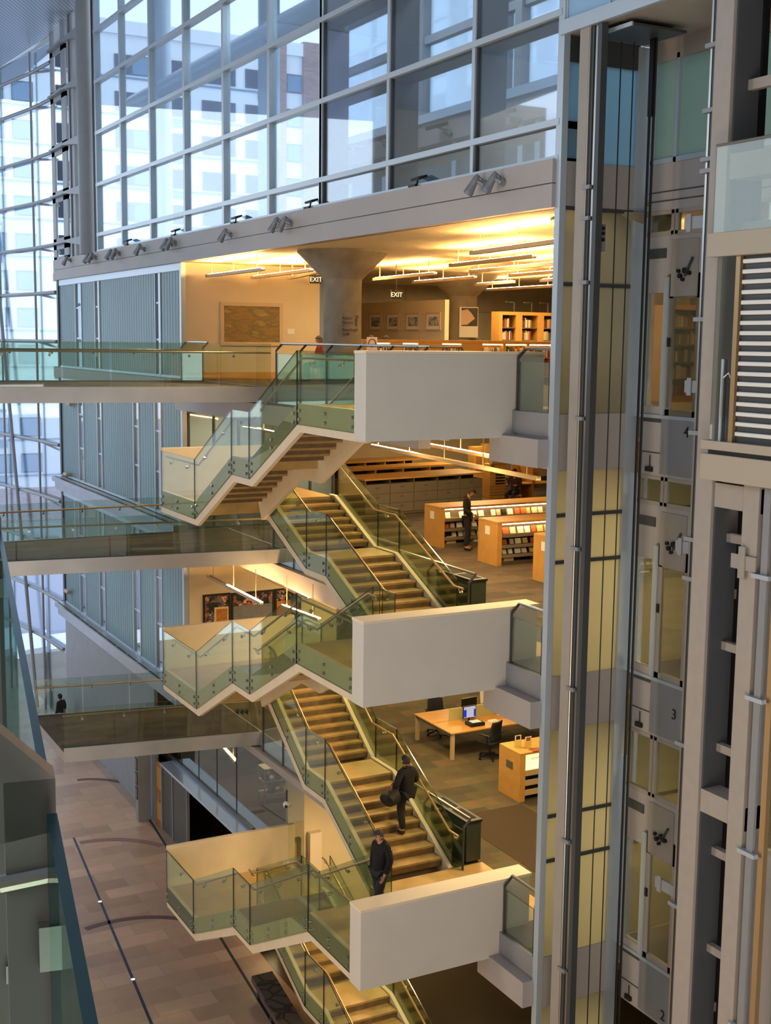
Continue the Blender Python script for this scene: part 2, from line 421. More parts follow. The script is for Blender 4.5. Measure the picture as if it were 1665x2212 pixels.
# ================================================================ the three stacked switchback staircases
def offs(poly, d):
    # offset a polyline of (y,z) by d downwards (perpendicular, mitred)
    out = []; n = len(poly)
    def nrm(a, b):
        dy, dz = b[0]-a[0], b[1]-a[1]; L = math.hypot(dy, dz); s = 1 if dy > 0 else -1
        return (dz/L*s, -dy/L*s)
    for i in range(n):
        if i == 0: m = nrm(poly[0], poly[1]); k = 1
        elif i == n-1: m = nrm(poly[-2], poly[-1]); k = 1
        else:
            a = nrm(poly[i-1], poly[i]); b = nrm(poly[i], poly[i+1]); m = (a[0]+b[0], a[1]+b[1]); L = math.hypot(*m); m = (m[0]/L, m[1]/L)
            k = 1/max(.3, m[0]*a[0]+m[1]*a[1])
        out.append((poly[i][0]+m[0]*d*k, poly[i][1]+m[1]*d*k))
    return out
X0, X1, X2, X3 = 9.67, 11.28, 11.46, 13.2
def staircase(label, zE, zC, zA, zm, zL, yD, yC, yB, yA, yF, yi1, yi2, yi3, no, ni, inner2=True):
    t = thing('switchback_staircase', label, 'staircase', (11.4, 24, zL), 'stacked switchback staircases')
    yE = 19.09
    outer = [(18.75, zE), (yD, zE), (yC, zC), (yB, zC), (yA, zA), (yF, zA)]
    inner = [(yA+.2, zA), (yA-.1, zA), (yi1, zm), (yi2, zm), (yi3, zL+.02)]
    def stringer(path, x, w=.09, dep=.5, top=.03):
        up = [(y, z+top) for y, z in path]; lo = offs(path, dep-.0)
        mb = MB()
        for i in range(len(path)-1):
            mb.prism([(x,*up[i]), (x,*up[i+1]), (x,*lo[i+1]), (x,*lo[i])], (w,0,0))
        mb.build('stringer', M_string, t)
    stringer(outer, X0); stringer(outer[:-1], X1-.09)
    stringer(inner, X2); stringer(inner, X3-.09)
    def flight(a, b, x0, x1, n):
        (ya, za), (yb, zb) = a, b        # from the upper edge a down to the lower edge b
        for i in range(1, n+1):
            z = za+(zb-za)*i/n; y0 = ya+(yb-ya)*(i-1)/max(1, n-1) if n > 1 else ya
            y0 = ya+(yb-ya)*(i-1)/n; y1 = ya+(yb-ya)*i/n; s = 1 if yb > ya else -1
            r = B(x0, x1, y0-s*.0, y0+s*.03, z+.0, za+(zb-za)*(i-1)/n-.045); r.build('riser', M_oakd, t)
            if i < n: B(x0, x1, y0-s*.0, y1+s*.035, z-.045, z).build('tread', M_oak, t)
    xo0, xo1, xi0, xi1 = X0+.09, X1-.09, X2+.09, X3-.09
    flight((yD, zE), (yC, zC), xo0, xo1, no[0]); flight((yB, zC), (yA, zA), xo0, xo1, no[1])
    flight((yA-.1, zA), (yi1, zm), xi0, xi1, ni[0]); flight((yi2, zm), (yi3, zL), xi0, xi1, ni[1])
    # sloping soffit panels between the stringers
    def soff(a, b, x0, x1, dep):
        pts = offs([a, b], dep); q = offs([a, b], dep+.04)
        MB().prism([(x0,*pts[0]), (x0,*pts[1]), (x0,*q[1]), (x0,*q[0])], (x1-x0,0,0)).build('soffit', M_under, t)
    soff((yA-.1, zA), (yi1, zm), xi0, xi1, .36); soff((yi2, zm), (yi3, zL), xi0, xi1, .36)
    # landings
    B(X0+.09, 13.95, 18.8, yD, zE-.28, zE+.004).build('landing', M_land, t)
    if yD < 21.4: B(X1, 13.95, yD, 21.53, zE-.28, zE+.004).build('landing', M_land, t)
    B(xo0, xo1, yC, yB, zC-.2, zC).build('landing', M_land, t)
    B(X0+.09, X3-.09, yA, yF, zA-.3, zA).build('landing', M_land, t)
    B(xi0, xi1, yi2, yi1, zm-.2, zm).build('landing', M_land, t)
    # white end parapets
    mb = MB(); mb.mi = 0; mb.box(9.61, 12.62, 18.67, 19.09, zE-.47, zE+.98)
    mb.build('end_parapet', M_panel, t, bevel=.008); B(9.605, 13.2, 18.66, 19.1, zE+.98, zE+1.03).build('parapet_cap', M_cap, t)
    B(12.62, 13.2, 18.72, 19.05, zE-.02, zE+.98).build('parapet_return', M_panel, t)
    B(9.7, X3, yF, yF+.13, zA-.5, zA+1.06).build('far_parapet', M_string, t, bevel=.006)
    # glass balustrade panels
    def pan(p, q, x, top=.96, low=.36, fix=True, side=-1):
        (ya, za), (yb, zb) = p, q
        g = MB(); g.prism([(x,ya,za-low), (x,yb,zb-low), (x,yb,zb+top), (x,ya,za+top)], (.02,0,0), 1)
        o = g.build('glass_panel', [M_gstair, M_gedge], t)
        L = abs(yb-ya); m = 2 if L < 1.4 else 3 if L < 2.7 else 4
        for i in range(m):
            u = (.12/L)+(1-.24/L)*i/(m-1) if m > 1 else .5
            y = lerp(ya, yb, u); z = lerp(za, zb, u)
            for dz in (-.1, -.26): MB().tube([(x+side*.03, y, z+dz), (x+.01, y, z+dz)], .03, 10).build('glass_fixing', M_chrome, o)
    G = X0-.02
    op = [(yE+.02, zE), (yD-.01, zE), (yD+.01, zE), (yC-.01, zC), (yC+.01, zC), (yB-.01, zC), (yB+.01, zC), (yA-.01, zA), (yA+.01, zA), (yF-.02, zA)]
    for i in range(0, 10, 2): pan(op[i], op[i+1], G, 1.0)
    for i in range(2, 8, 2): pan(op[i], op[i+1], X1+.0, .98, side=1)
    ip = [(yA-.12, zA), (yi1+.01, zm), (yi1-.01, zm), (yi2+.01, zm), (yi2-.01, zm), (yi3+.05, zL)]
    for i in range(0, 6, 2): pan(ip[i], ip[i+1], X2-.02, .98)
    for i in range(0, 6, 2): pan(ip[i], ip[i+1], X3, .98, side=1)
    # end returns of the inner balustrade on the landing
    MB().prism([(X2-.01, yi3-.02, zL), (X2-.01, yi3-.55, zL), (X2-.01, yi3-.55, zL+.95), (X2-.01, yi3-.02, zL+.95)], (.02,0,0), 1).build('glass_panel', [M_gstair, M_gedge], t)
    # handrails with brackets
    def rail(path, x, side, mname=None):
        h = .86; pts = [(x+side*.09, y, z+h) for y, z in path]
        r = MB(); r.tube(pts, .023); o = r.build('handrail', M_brass if side > 0 else M_brass, t)
        for (ya, za), (yb, zb) in zip(path[:-1], path[1:]):
            L = math.hypot(yb-ya, zb-za); m = max(1, int(L/1.0))
            for i in range(m):
                u = (i+.5)/m; y = lerp(ya, yb, u); z = lerp(za, zb, u)+h
                b = MB(); b.tube([(x+.01, y, z-.1), (x+side*.07, y, z-.1), (x+side*.09, y, z-.02)], .013, 6)
                b.tube([(x-.01, y, z-.1), (x+side*.035, y, z-.1)], .036, 10)
                b.build('rail_bracket', M_chrome, o)
    rail([(yE+.1, zE), (yD, zE), (yC, zC), (yB, zC), (yA, zA), (yF-.1, zA)], X0, 1)
    rail([(yD-.3, zE), (yD, zE), (yC, zC), (yB, zC), (yA, zA), (yA+.25, zA)], X1, -1)
    rail([(yA+.1, zA), (yA-.1, zA), (yi1, zm), (yi2, zm), (yi3, zL), (yi3-.35, zL)], X2, 1)
    rail([(yA+.1, zA), (yA-.1, zA), (yi1, zm), (yi2, zm), (yi3, zL), (yi3-.35, zL)], X3, -1)
    return t
staircase('switchback stair with glass sides from the third storey up to the top landing', Z4, 13.54, 12.30, 11.38, Z3, 21.53, 23.89, 24.87, 27.16, 29.55, 25.0, 24.0, 21.5, (8, 8), (7, 8))
staircase('switchback stair with glass sides in the middle, man climbing its steps', Z3, 9.05, 7.86, 6.45, Z2, 21.53, 23.89, 24.87, 27.16, 29.55, 25.0, 24.0, 21.5, (8, 8), (9, 8))
staircase('lowest switchback stair with glass sides down to the stone floor', Z2, 3.53, 2.22, 1.15, Z1, 20.96, 23.92, 24.87, 27.5, 29.5, 25.0, 24.0, 21.5, (9, 8), (7, 7))
# ================================================================ floor edge guards (glass, posts, slanted arms, handrail)
def edge_rail(label, z, path, inward, ends=True, pitch=1.55):
    P0 = Vector((*path[0], z)); t = thing('guard_rail', label, 'railing', P0, 'floor edge guards')
    hand = []
    for (a, b), n in zip(zip(path[:-1], path[1:]), inward):
        a = Vector((*a, 0)); b = Vector((*b, 0)); d = (b-a).normalized(); n = Vector((*n, 0)); L = (b-a).length
        m = max(1, round(L/pitch)); 
        for i in range(m+1):
            p = a + d*(L*i/m)
            q = MB(); q.bar(p+Vector((0,0,z-.4)), p+Vector((0,0,z+.93)), .05, .02, (1,0,0) if abs(d.y) > .5 else (0,1,0))
            q.bar(p+Vector((0,0,z+.92)), p+n*.16+Vector((0,0,z+1.08)), .02, .05, n)
            q.build('post', M_dsteel, t)
            if i < m:
                u = p+d*.05; v = a+d*(L*(i+1)/m)-d*.05; g = MB()
                g.prism([u+Vector((0,0,z-.36)), v+Vector((0,0,z-.36)), v+Vector((0,0,z+.86)), u+Vector((0,0,z+.86))], n*.015, 1)
                g.build('glass_panel', [M_glass, M_gedge], t)
        hand += [a+n*.16+Vector((0,0,z+1.09)), b+n*.16+Vector((0,0,z+1.09))]
    MB().tube(hand, .03).build('handrail', M_chrome, t)
    return t
for z, path, inw, nm in ((Z4, [(12.4, 28.9), (12.4, 21.75), (13.3, 21.55)], [(1,0),(0,1)], 'topmost'), (Z3, [(13.72, 32.2), (13.72, 25.2)], [(1,0)], 'middle'), (Z2, [(13.08, 31.4), (13.08, 27.3)], [(1,0)], 'lowest')):
    edge_rail('glass guard rail along the floor edge between the %s footbridge and the stair' % nm, z, path, inw)
    edge_rail('short glass guard rail right of the %s white stair parapet' % nm, z, [(12.56, 18.6), (12.56, 17.62)], [(1,0)], pitch=1.6)
edge_rail('short glass guard rail beside the channel glass at the topmost footbridge', Z4, [(12.45, 36.1), (12.45, 34.25)], [(1,0)], pitch=2)
for z, nm in ((Z3, 'third'), (Z2, 'second')):
    edge_rail('glass guard beside the foot of the stair on the %s storey carpet' % nm, z, [(13.36, 24.6), (13.36, 21.35)], [(1,0)], pitch=1.7)
# ================================================================ top open floor
def paintmat(n, cols, sx, sz, seed, mix=.5, contrast=(.35,.65), blocks=False):
    # abstract picture surface: layered streaks
    m, nt, out = newmat(n); N = nt.nodes; L = nt.links
    b = N.new('ShaderNodeBsdfPrincipled'); b.inputs['Roughness'].default_value = .55; L.new(b.outputs[0], out.inputs[0])
    tc = N.new('ShaderNodeTexCoord'); mp = N.new('ShaderNodeMapping'); mp.inputs['Scale'].default_value = (sx, sx, sz); mp.inputs['Location'].default_value = (seed, seed*.7, 0)
    L.new(tc.outputs['Object'], mp.inputs[0])
    if blocks:
        no = N.new('ShaderNodeTexVoronoi'); no.distance = 'CHEBYCHEV'; no.inputs['Scale'].default_value = 1; o = no.outputs['Color']
        sp = N.new('ShaderNodeSeparateColor'); L.new(no.outputs['Color'], sp.inputs[0]); o = sp.outputs[0]
    else:
        no = N.new('ShaderNodeTexNoise'); no.inputs['Scale'].default_value = 1; no.inputs['Detail'].default_value = 9; no.inputs['Roughness'].default_value = .7; o = no.outputs['Fac']
    L.new(mp.outputs[0], no.inputs['Vector'])
    r = N.new('ShaderNodeValToRGB'); e = r.color_ramp.elements
    while len(e) < len(cols): e.new(.5)
    for i, c in enumerate(cols):
        e[i].position = contrast[0]+(contrast[1]-contrast[0])*i/(len(cols)-1); e[i].color = srgb(c)
    if blocks: r.color_ramp.interpolation = 'CONSTANT'
    L.new(o, r.inputs[0]); L.new(r.outputs[0], b.inputs['Base Color']); return m
YG = 36.2
struct('wall_gallery', B(XW+.1, 17.0, YG, YG+.25, Z4, ZC), M_cream)
struct('baseboard_gallery', B(XW+.1, 17.0, YG-.03, YG, Z4, Z4+.2), M_wood)
def framed(name, label, cat, a, b, plane, axis, fw, frame_m, pic_m, mount=0, group=None, dep=.05):
    # a = top left pixel, b = bottom right pixel, hung on the plane
    f = pY if axis == 'y' else pX
    A, C = f(*a, plane), f(*b, plane)
    z1, z0 = A.z, C.z
    if axis == 'y': lo, hi = sorted((A.x, C.x))
    else: lo, hi = sorted((A.y, C.y))
    def bx(l, h, zz0, zz1, d0, d1):
        return B(l, h, plane-d1, plane-d0, zz0, zz1) if axis == 'y' else B(plane-d1, plane-d0, l, h, zz0, zz1)
    c = ((lo+hi)/2, plane, z0) if axis == 'y' else (plane, (lo+hi)/2, z0)
    t = thing(name, label, cat, c, group)
    m = bx(lo, hi, z0, z0+fw, 0, dep)
    for q in ((lo, hi, z1-fw, z1), (lo, lo+fw, z0+fw, z1-fw), (hi-fw, hi, z0+fw, z1-fw)):
        w = bx(*q, 0, dep); n = len(m.v); m.v += w.v; m.f += [[i+n for i in g] for g in w.f]; m.m += w.m
    m.build('frame', frame_m, t)
    if mount:
        bx(lo+fw, hi-fw, z0+fw, z1-fw, .005, .018).build('mount', M_paper, t)
        bx(lo+fw+mount, hi-fw-mount, z0+fw+mount, z1-fw-mount, .018, .024).build('picture', pic_m, t)
    else: bx(lo+fw, hi-fw, z0+fw, z1-fw, .005, .03).build('canvas', pic_m, t)
    return t
M_art = paintmat('landscape_art', ['33321f','5c5230','7d6436','4d4a2e','94804f','a8946a'], 1.1, 3.4, 3.1, contrast=(.3,.72))
M_fr = mat('pale_frame', 'c9b48f', .6)
framed('painting', 'wide abstract green and brown painting in a pale frame on cream wall', 'painting', (475,652), (609.5,747.5), YG, 'y', .11, M_fr, M_art)
p = pY(628, 716, YG)
tag(B(p.x-.12, p.x+.12, YG-.012, YG, p.z-.08, p.z+.08).build('wall_label', M_paper), 'small white caption card on the wall right of the wide painting', 'label card')
# mushroom columns
def column(c, zb, zt, r, R, cap):
    mb = MB().lathe([(r, zb), (r, zt-cap), (r*1.03, zt-cap+.03), (R, zt-.05), (R, zt)], (c[0], c[1], 0), 40)
    return struct('column', mb, M_concrete, smooth=True)
column((14.3, 29.1), Z4, ZC, .48, 1.14, .72); column((22.6, 36.9), Z4, ZC, .5, 1.18, .72); column((14.45, 18.45), Z4, ZC, .48, 1.14, .72)
column((22.6, 26.4), Z4, ZC, .5, 1.18, .72)
# lettering on the first column
p = pY(741, 690, 28.55); q = pY(766, 690, 28.5)
t = thing('column_sign', 'black lettering naming stacks and loft on the big concrete column', 'sign', (14.3, 28.6, 15.6))
fwd = Vector((.8820564, -.4710019, 0)); ang = math.atan2(fwd.y, fwd.x)
cc = Vector((14.3, 29.1, 0)); n = Vector((-.471, -.882, 0))
def colpt(px, py):
    v = ray(px, py); v2 = Vector((v.x, v.y)); o = Vector((0,0)) - Vector((cc.x, cc.y))
    a = v2.dot(v2); b = 2*o.dot(v2); c = o.dot(o)-.487**2
    s = (-b-math.sqrt(max(0, b*b-4*a*c)))/(2*a)
    return EYE + v*s
for body, px, py, sz in (('‹\nPublic\nStacks', 739, 681, .105), ('‹\nReading\nLoft', 739, 706, .105)):
    P = colpt(px, py); nn = Vector((P.x-cc.x, P.y-cc.y, 0)).normalized()
    text(body, 'lettering', M_black, t, P+nn*.01, sz, (PI/2, 0, math.atan2(nn.y, nn.x)+PI/2))
P = colpt(767, 681); nn = Vector((P.x-cc.x, P.y-cc.y, 0)).normalized(); az = math.atan2(nn.y, nn.x)+PI/2
o = text('Floor 4', 'lettering', M_black, t, P+nn*.012, .13, (0,0,0))
o.rotation_euler = (Matrix.Rotation(az, 3, 'Z') @ Matrix.Rotation(PI/2, 3, 'X') @ Matrix.Rotation(-PI/2, 3, 'Z')).to_euler()
# partition with four photographs
XP = 20.75
struct('wall_partition', B(XP, XP+.15, 34.9, 41, Z4, 17.3), M_cream)
M_ph = [paintmat('photo_%d' % i, ['0e0f14','3a4048','8a8f92','d8d4c6','2a2c30'], 5+i, 9, i*3.3, contrast=(.3,.7)) for i in range(4)]
for i, (a, b) in enumerate((((799,677),(825,714)), ((837,677),(863.5,714)), ((878,676),(907,714)), ((922,675),(952.5,714)))):
    framed('framed_photograph', ('leftmost', 'second from the left', 'third from the left', 'rightmost')[i]+' of four framed dark photographs on the cream partition', 'picture', a, b, XP, 'x', .05, M_fr, M_ph[i], .09, 'four framed photographs')
# concrete rear wall and grey glazing behind
struct('wall_rear', B(17.0, 36, 45.0, 45.3, Z4, ZC), M_concrete2)
struct('wall_rear_low', B(17.0, 36, 45.0, 45.3, Z1, Z4-.95), M_cream)
# hanging exit signs
M_exit = emit('exit_letters', 'ffe2a8', 1.6)
for px, py, Y, lab in ((681, 603, 33.5, 'exit sign hanging at the left of the big concrete column'), (855, 636, 33.0, 'exit sign hanging above the four framed photographs')):
    p = pY(px, py, Y); t = thing('exit_sign', lab, 'exit sign', p)
    B(p.x-.17, p.x+.17, Y-.04, Y+.04, p.z-.12, p.z+.12).build('housing', M_black, t, bevel=.01)
    MB().tube([(p.x, Y, p.z+.12), (p.x, Y, ZC)], .015, 6).build('stem', M_black, t)
    text('EXIT', 'lettering', M_exit, t, (p.x, Y-.045, p.z-.07), .19, (PI/2,0,0), align='CENTER')
# poster on the second column
p = pY(1013, 696, 36.3)
t = thing('poster', 'poster of a pale figure on black taped to the rear concrete column', 'poster', p)
pc = Vector((p.x, 36.32, p.z)); az = math.atan2(-.471, .882)
MB().obox(pc, (.62, .02, 1.0), az).build('sheet', M_paper, t)
d = Vector((.882, -.471, 0)); nf = Vector((-.471, -.882, 0))
MB().obox(pc+nf*.012+d*.02+Vector((0,0,.17)), (.54, .01, .6), az).build('dark_print', M_black, t)
M_skin2 = mat('poster_pale', 'dcb79a', .7)
MB().prism([pc+nf*.02+d*x+Vector((0,0,z)) for x, z in ((-.25,-.1),(-.05,-.08),(.2,.12),(.08,.3),(-.05,.42),(-.25,.38))], -nf*.004).build('figure_print', M_skin2, t)
# low lit bookshelf behind the guard rail
YS = 30.0
def bx_(a, b, y0, y1, z0, z1): return B(a, b, y0, y1, z0, z1)
sx0, sx1 = 15.35, 21.9
t = thing('low_bookshelf', 'long low maple bookshelf with lit bays on the top floor', 'bookshelf', ((sx0+sx1)/2, YS+.35, Z4))
B(sx0, sx1, YS, YS+.7, 15.94, 16.03).build('top', M_wood, t, bevel=.01)
B(sx0+.03, sx1-.03, YS+.33, YS+.37, Z4, 15.94).build('back_panel', M_wood, t)
bays = []
M_led = emit('shelf_lamp', 'ffcf80', 9)
bx = [(812,841), (868,902), (953,995), (1040,1085), (1090,1136), (1141,1190)]
edges = [sx0]
for a, b in bx:
    A = pY(a, 750, YS+.05).x; C = pY(b, 750, YS+.05).x
    bays.append((A, C))
prev = sx0
for i, (a, c) in enumerate(bays):
    B(prev, a, YS, YS+.33, Z4, 15.94).build('divider', M_wood, t)
    B(a, c, YS+.02, YS+.33, 15.54, 15.57).build('shelf', M_woodd, t); B(a, c, YS+.02, YS+.33, 15.0, 15.03).build('shelf', M_woodd, t)
    B(a+.02, c-.02, YS+.03, YS+.07, 15.905, 15.935).build('lamp_strip', M_led, t)
    prev = c
B(prev, sx1, YS, YS+.33, Z4, 15.94).build('divider', M_wood, t)
BOOKC = ['b8a78a','8a2f24','d8cdb4','2f4a5a','c9b070','4a3a30','e4dccb','7a6a50','a8562c','394a38','cfc6b8','5a2a30']
M_book = [mat('book_cover_%d' % i, c, .6) for i, c in enumerate(BOOKC)]
def book_row(x0, x1, y0, z, hmax, label, group, n=None, axis='x', spine=.16, lean=0):
    x = x0; i = 0
    while x < x1-.03:
        w = random.uniform(.028, .055); h = hmax*random.uniform(.72, 1)
        m = MB()
        if axis == 'x': m.box(x, x+w-.004, y0, y0+spine, z, z+h)
        else: m.box(y0, y0+spine, x, x+w-.004, z, z+h)
        o = m.build('book', random.choice(M_book)); tag(o, label, 'book', group)
        x += w; i += 1
bayname = ['first', 'second', 'third', 'fourth', 'fifth', 'sixth']
for i, (a, c) in enumerate(bays):
    book_row(a+.03, c-.03, YS+.08, 15.57, .30, 'upright book in the %s lit bay of the low maple bookshelf' % bayname[i], 'books in the %s lit bay' % bayname[i])
# counter things seen over the shelf
p = pY(803, 744, YS-1.2)
t = thing('notice_stand', 'white notice with a red ring sign in front of the low bookshelf', 'sign', (p.x, YS-1.2, Z4))
B(p.x-.15, p.x+.15, YS-1.21, YS-1.2, 15.62, 16.08).build('notice', M_paper, t)
M_redp = mat('red_print', 'b03028', .6)
MB().tube([(p.x+.1*math.cos(a*PI/8), YS-1.215, 15.93+.1*math.sin(a*PI/8)) for a in range(17)], .013, 6).build('red_ring', M_redp, t)
B(p.x-.13, p.x+.13, YS-1.214, YS-1.21, 15.66, 15.76).build('red_strip', M_redp, t)
MB().tube([(p.x, YS-1.19, Z4), (p.x, YS-1.19, 15.9)], .015, 6).lathe([(.16,0),(.16,.02)], (p.x, YS-1.19, Z4), 16).build('stand', M_dsteel, t)
# tall bookcases by the concrete wall
def bookcase(x0, x1, y, z, h, label, nsh, d=.45, books=True, bl=None, side=.12):
    t = thing('bookcase', label, 'bookcase', ((x0+x1)/2, y+d/2, z))
    B(x0, x0+side, y, y+d, z, z+h).build('side_panel', M_wood, t); B(x1-side, x1, y, y+d, z, z+h).build('side_panel', M_wood, t)
    B(x0+side, x1-side, y, y+d, z+h-.1, z+h).build('top', M_wood, t); B(x0+side, x1-side, y+d-.03, y+d, z, z+h-.1).build('back_panel', M_shelf, t)
    B(x0+side, x1-side, y+.02, y+d-.03, z, z+.12).build('plinth', M_woodd, t)
    for i in range(nsh):
        zz = z+.12+(h-.22)*i/nsh
        if i: B(x0+side, x1-side, y+.02, y+d-.03, zz-.03, zz).build('shelf', M_shelf, t)
        if books and i >= books-1:
            hm = (h-.22)/nsh*.8
            book_row(x0+side+.02, x0+side+(x1-x0-2*side)*random.uniform(.6, 1), y+.1, zz, hm, bl % ('lowest', 'second', 'third', 'fourth', 'top', 'upper')[i], (bl % ('lowest', 'second', 'third', 'fourth', 'top', 'upper')[i])[:60])
    return t
YB = 33.5
ax = [pY(v, 700, YB).x for v in (1078, 1121, 1168, 1212)]
hb = pY(1085, 673, YB).z - Z4
bookcase(ax[0], ax[1], YB, Z4, hb, 'tall maple bookcase nearest the rear concrete column, mostly empty shelves', 5, books=4, bl='book on the %s shelf of the tall maple bookcase nearest the column')
bookcase(ax[1], ax[2], YB, Z4, hb, 'tall maple bookcase full of books, second from the concrete column', 5, books=2, bl='book on the %s shelf of the second tall maple bookcase')
bookcase(ax[2], ax[3], YB, Z4, hb, 'tall maple bookcase partly hidden by the lift mullion', 5, books=3, bl='book on the %s shelf of the maple bookcase by the lift mullion')
# bracket lamps above the bookcases
for i, v in enumerate((1114, 1152, 1187)):
    p = pY(v, 662, YB+.1); t = thing('shelf_lamp_bracket', ('leftmost','middle','rightmost')[i]+' thin dark lamp bracket above the tall maple bookcases', 'lamp bracket', (p.x, YB+.1, Z4+hb))
    MB().bar((p.x, YB+.2, Z4+hb), (p.x, YB+.2, Z4+hb+.3), .03).build('upright', M_dsteel, t); MB().bar((p.x, YB+.2, Z4+hb+.3), (p.x-.45, YB, Z4+hb+.3), .025).build('arm', M_dsteel, t)
# uplight pendants
M_tube = emit('fluorescent_tube', 'ffc67c', 250)
M_tubeh = emit('warm_tube_edge', 'ffb866', 5)
M_pend = mat('pendant_beige', 'b9a27c', .5)
def pendant(label, a, b, zc, group, lit=(0, 1), side=False):
    a = Vector(a); b = Vector(b); d = (b-a).normalized(); L = (b-a).length
    t = thing('pendant_light', label, 'pendant light', (a+b)/2, group)
    w = .11; n = Vector((-d.y, d.x, 0))
    m = MB(); m.bar(a, b, w, .045); m.bar(a+n*.05+Vector((0,0,.035)), b+n*.05+Vector((0,0,.035)), .012, .05); m.bar(a-n*.05+Vector((0,0,.035)), b-n*.05+Vector((0,0,.035)), .012, .05)
    m.build('housing', M_pend, t)
    u = a.lerp(b, lit[0])+d*.06; v = a.lerp(b, lit[1])-d*.06; k = max(1, round((v-u).length/1.25))
    for i in range(k):
        p = u.lerp(v, i/k); q = u.lerp(v, (i+1)/k)
        MB().tube([p+d*.03+Vector((0,0,.045)), q-d*.03+Vector((0,0,.045))], .026, 8).build('tube_lamp', M_tube, t)
    k = max(2, round(L/2.2)+1)
    for i in range(k):
        p = a.lerp(b, (i+.25)/(k-.5)); MB().tube([p+Vector((0,0,.03)), Vector((p.x, p.y, zc))], .012, 6).build('rod', M_pend, t)
    return t
ZP = 17.78
lp = [((447,593),(568,583)), ((545,600),(673,585)), ((625,601),(695,588))]
names = ['nearest the channel glass', 'beside the big column', 'behind the big column']
for (a, b), nm in zip(lp, names):
    pa, pb = pY(*a, 35.6 if nm != names[2] else 35.0), None
    A = Vector((pa.x, pa.y, ZP)); C = pZ(*b, ZP)
    if (C-A).length > 6: C = A+(C-A).normalized()*4
    pendant('beige uplight pendant under the top ceiling %s' % nm, A, C, ZC, 'top floor pendants')
rows = [(13.7, ((18.6, 22.6),)), (15.6, ((18.0, 21.5), (22.6, 26.6))), (17.4, ((18.4, 22.8), (24, 28.6), (30, 34))), (19.3, ((19.4, 24), (25.4, 29.6), (31, 35))), (21.6, ((20.5, 25), (27, 31.4), (32.5, 35))), (24.2, ((22, 26.6), (28, 32.5), (34, 38.5))), (27, ((25, 30), (31.5, 36)))]
rn = ['first', 'second', 'third', 'fourth', 'fifth', 'sixth', 'seventh']; sn = ['near', 'middle', 'far']
for i, (x, segs) in enumerate(rows):
    for j, (y0, y1) in enumerate(segs):
        pendant('uplight pendant, %s length in the %s row from the atrium under top ceiling' % (sn[j], rn[i]), (x+.12*(j-1), y0, ZP), (x+.35, y1, ZP), ZC, 'top floor pendants')
# ================================================================ third storey: filing cabinets, lit shelving, glazed room
# glazed room left of the stair on the third storey
fr = MB(); z0, z1 = Z3+.02, Z4-.95
for x in (12.7, 13.5, 14.3, 15.1, 15.9, 16.7, 17.5): fr.box(x-.03, x+.03, YG-.04, YG+.06, z0, z1)
for z in (z0+.04, z0+2.3, z1-.04): fr.box(XW+.1, 17.5, YG-.03, YG+.05, z-.03, z+.03)
f = struct('window_8', fr, M_dsteel); B(XW+.1, 17.5, YG, YG+.012, z0, z1).build('room_glass', M_gshaft, f, kind='structure')
struct('wall_room', B(XW+.1, 17.4, 41, 41.1, Z3, Z4-.95), M_cream)
# long uplight pendants seen from above
def pend_px(label, a, b, z, zc, group, ya=None, lit=(0,1), axis_y=None):
    A = pZ(*a, z); C = pZ(*b, z)
    return pendant(label, A, C, zc, group, lit)
zp3 = Z3+2.9; zc3 = Z4-.5
pend_px('long beige pendant over the filing cabinets, lit at its left half', (801,964), (1163,1036), zp3, zc3, 'third storey pendants', lit=(0, .33))
pend_px('long beige pendant nearest the lift, lit along two stretches', (902,958), (1200,1014), zp3, zc3, 'third storey pendants', lit=(0, .99))
zq = zp3
for i, (a, b) in enumerate((((402,893),(436,899)), ((481,888),(548,900)), ((555,928),(625,943)))):
    A = pY(*a, 38.5+.0*i); A.z = zp3; A = pZ(*a, zp3); C = pZ(*b, zp3)
    if (A-C).length > 5: C = A+(C-A).normalized()*4
    pendant('pendant inside the glazed room behind the stair, %s' % ('far left', 'middle', 'right')[i], A, C, zc3, 'glazed room pendants')
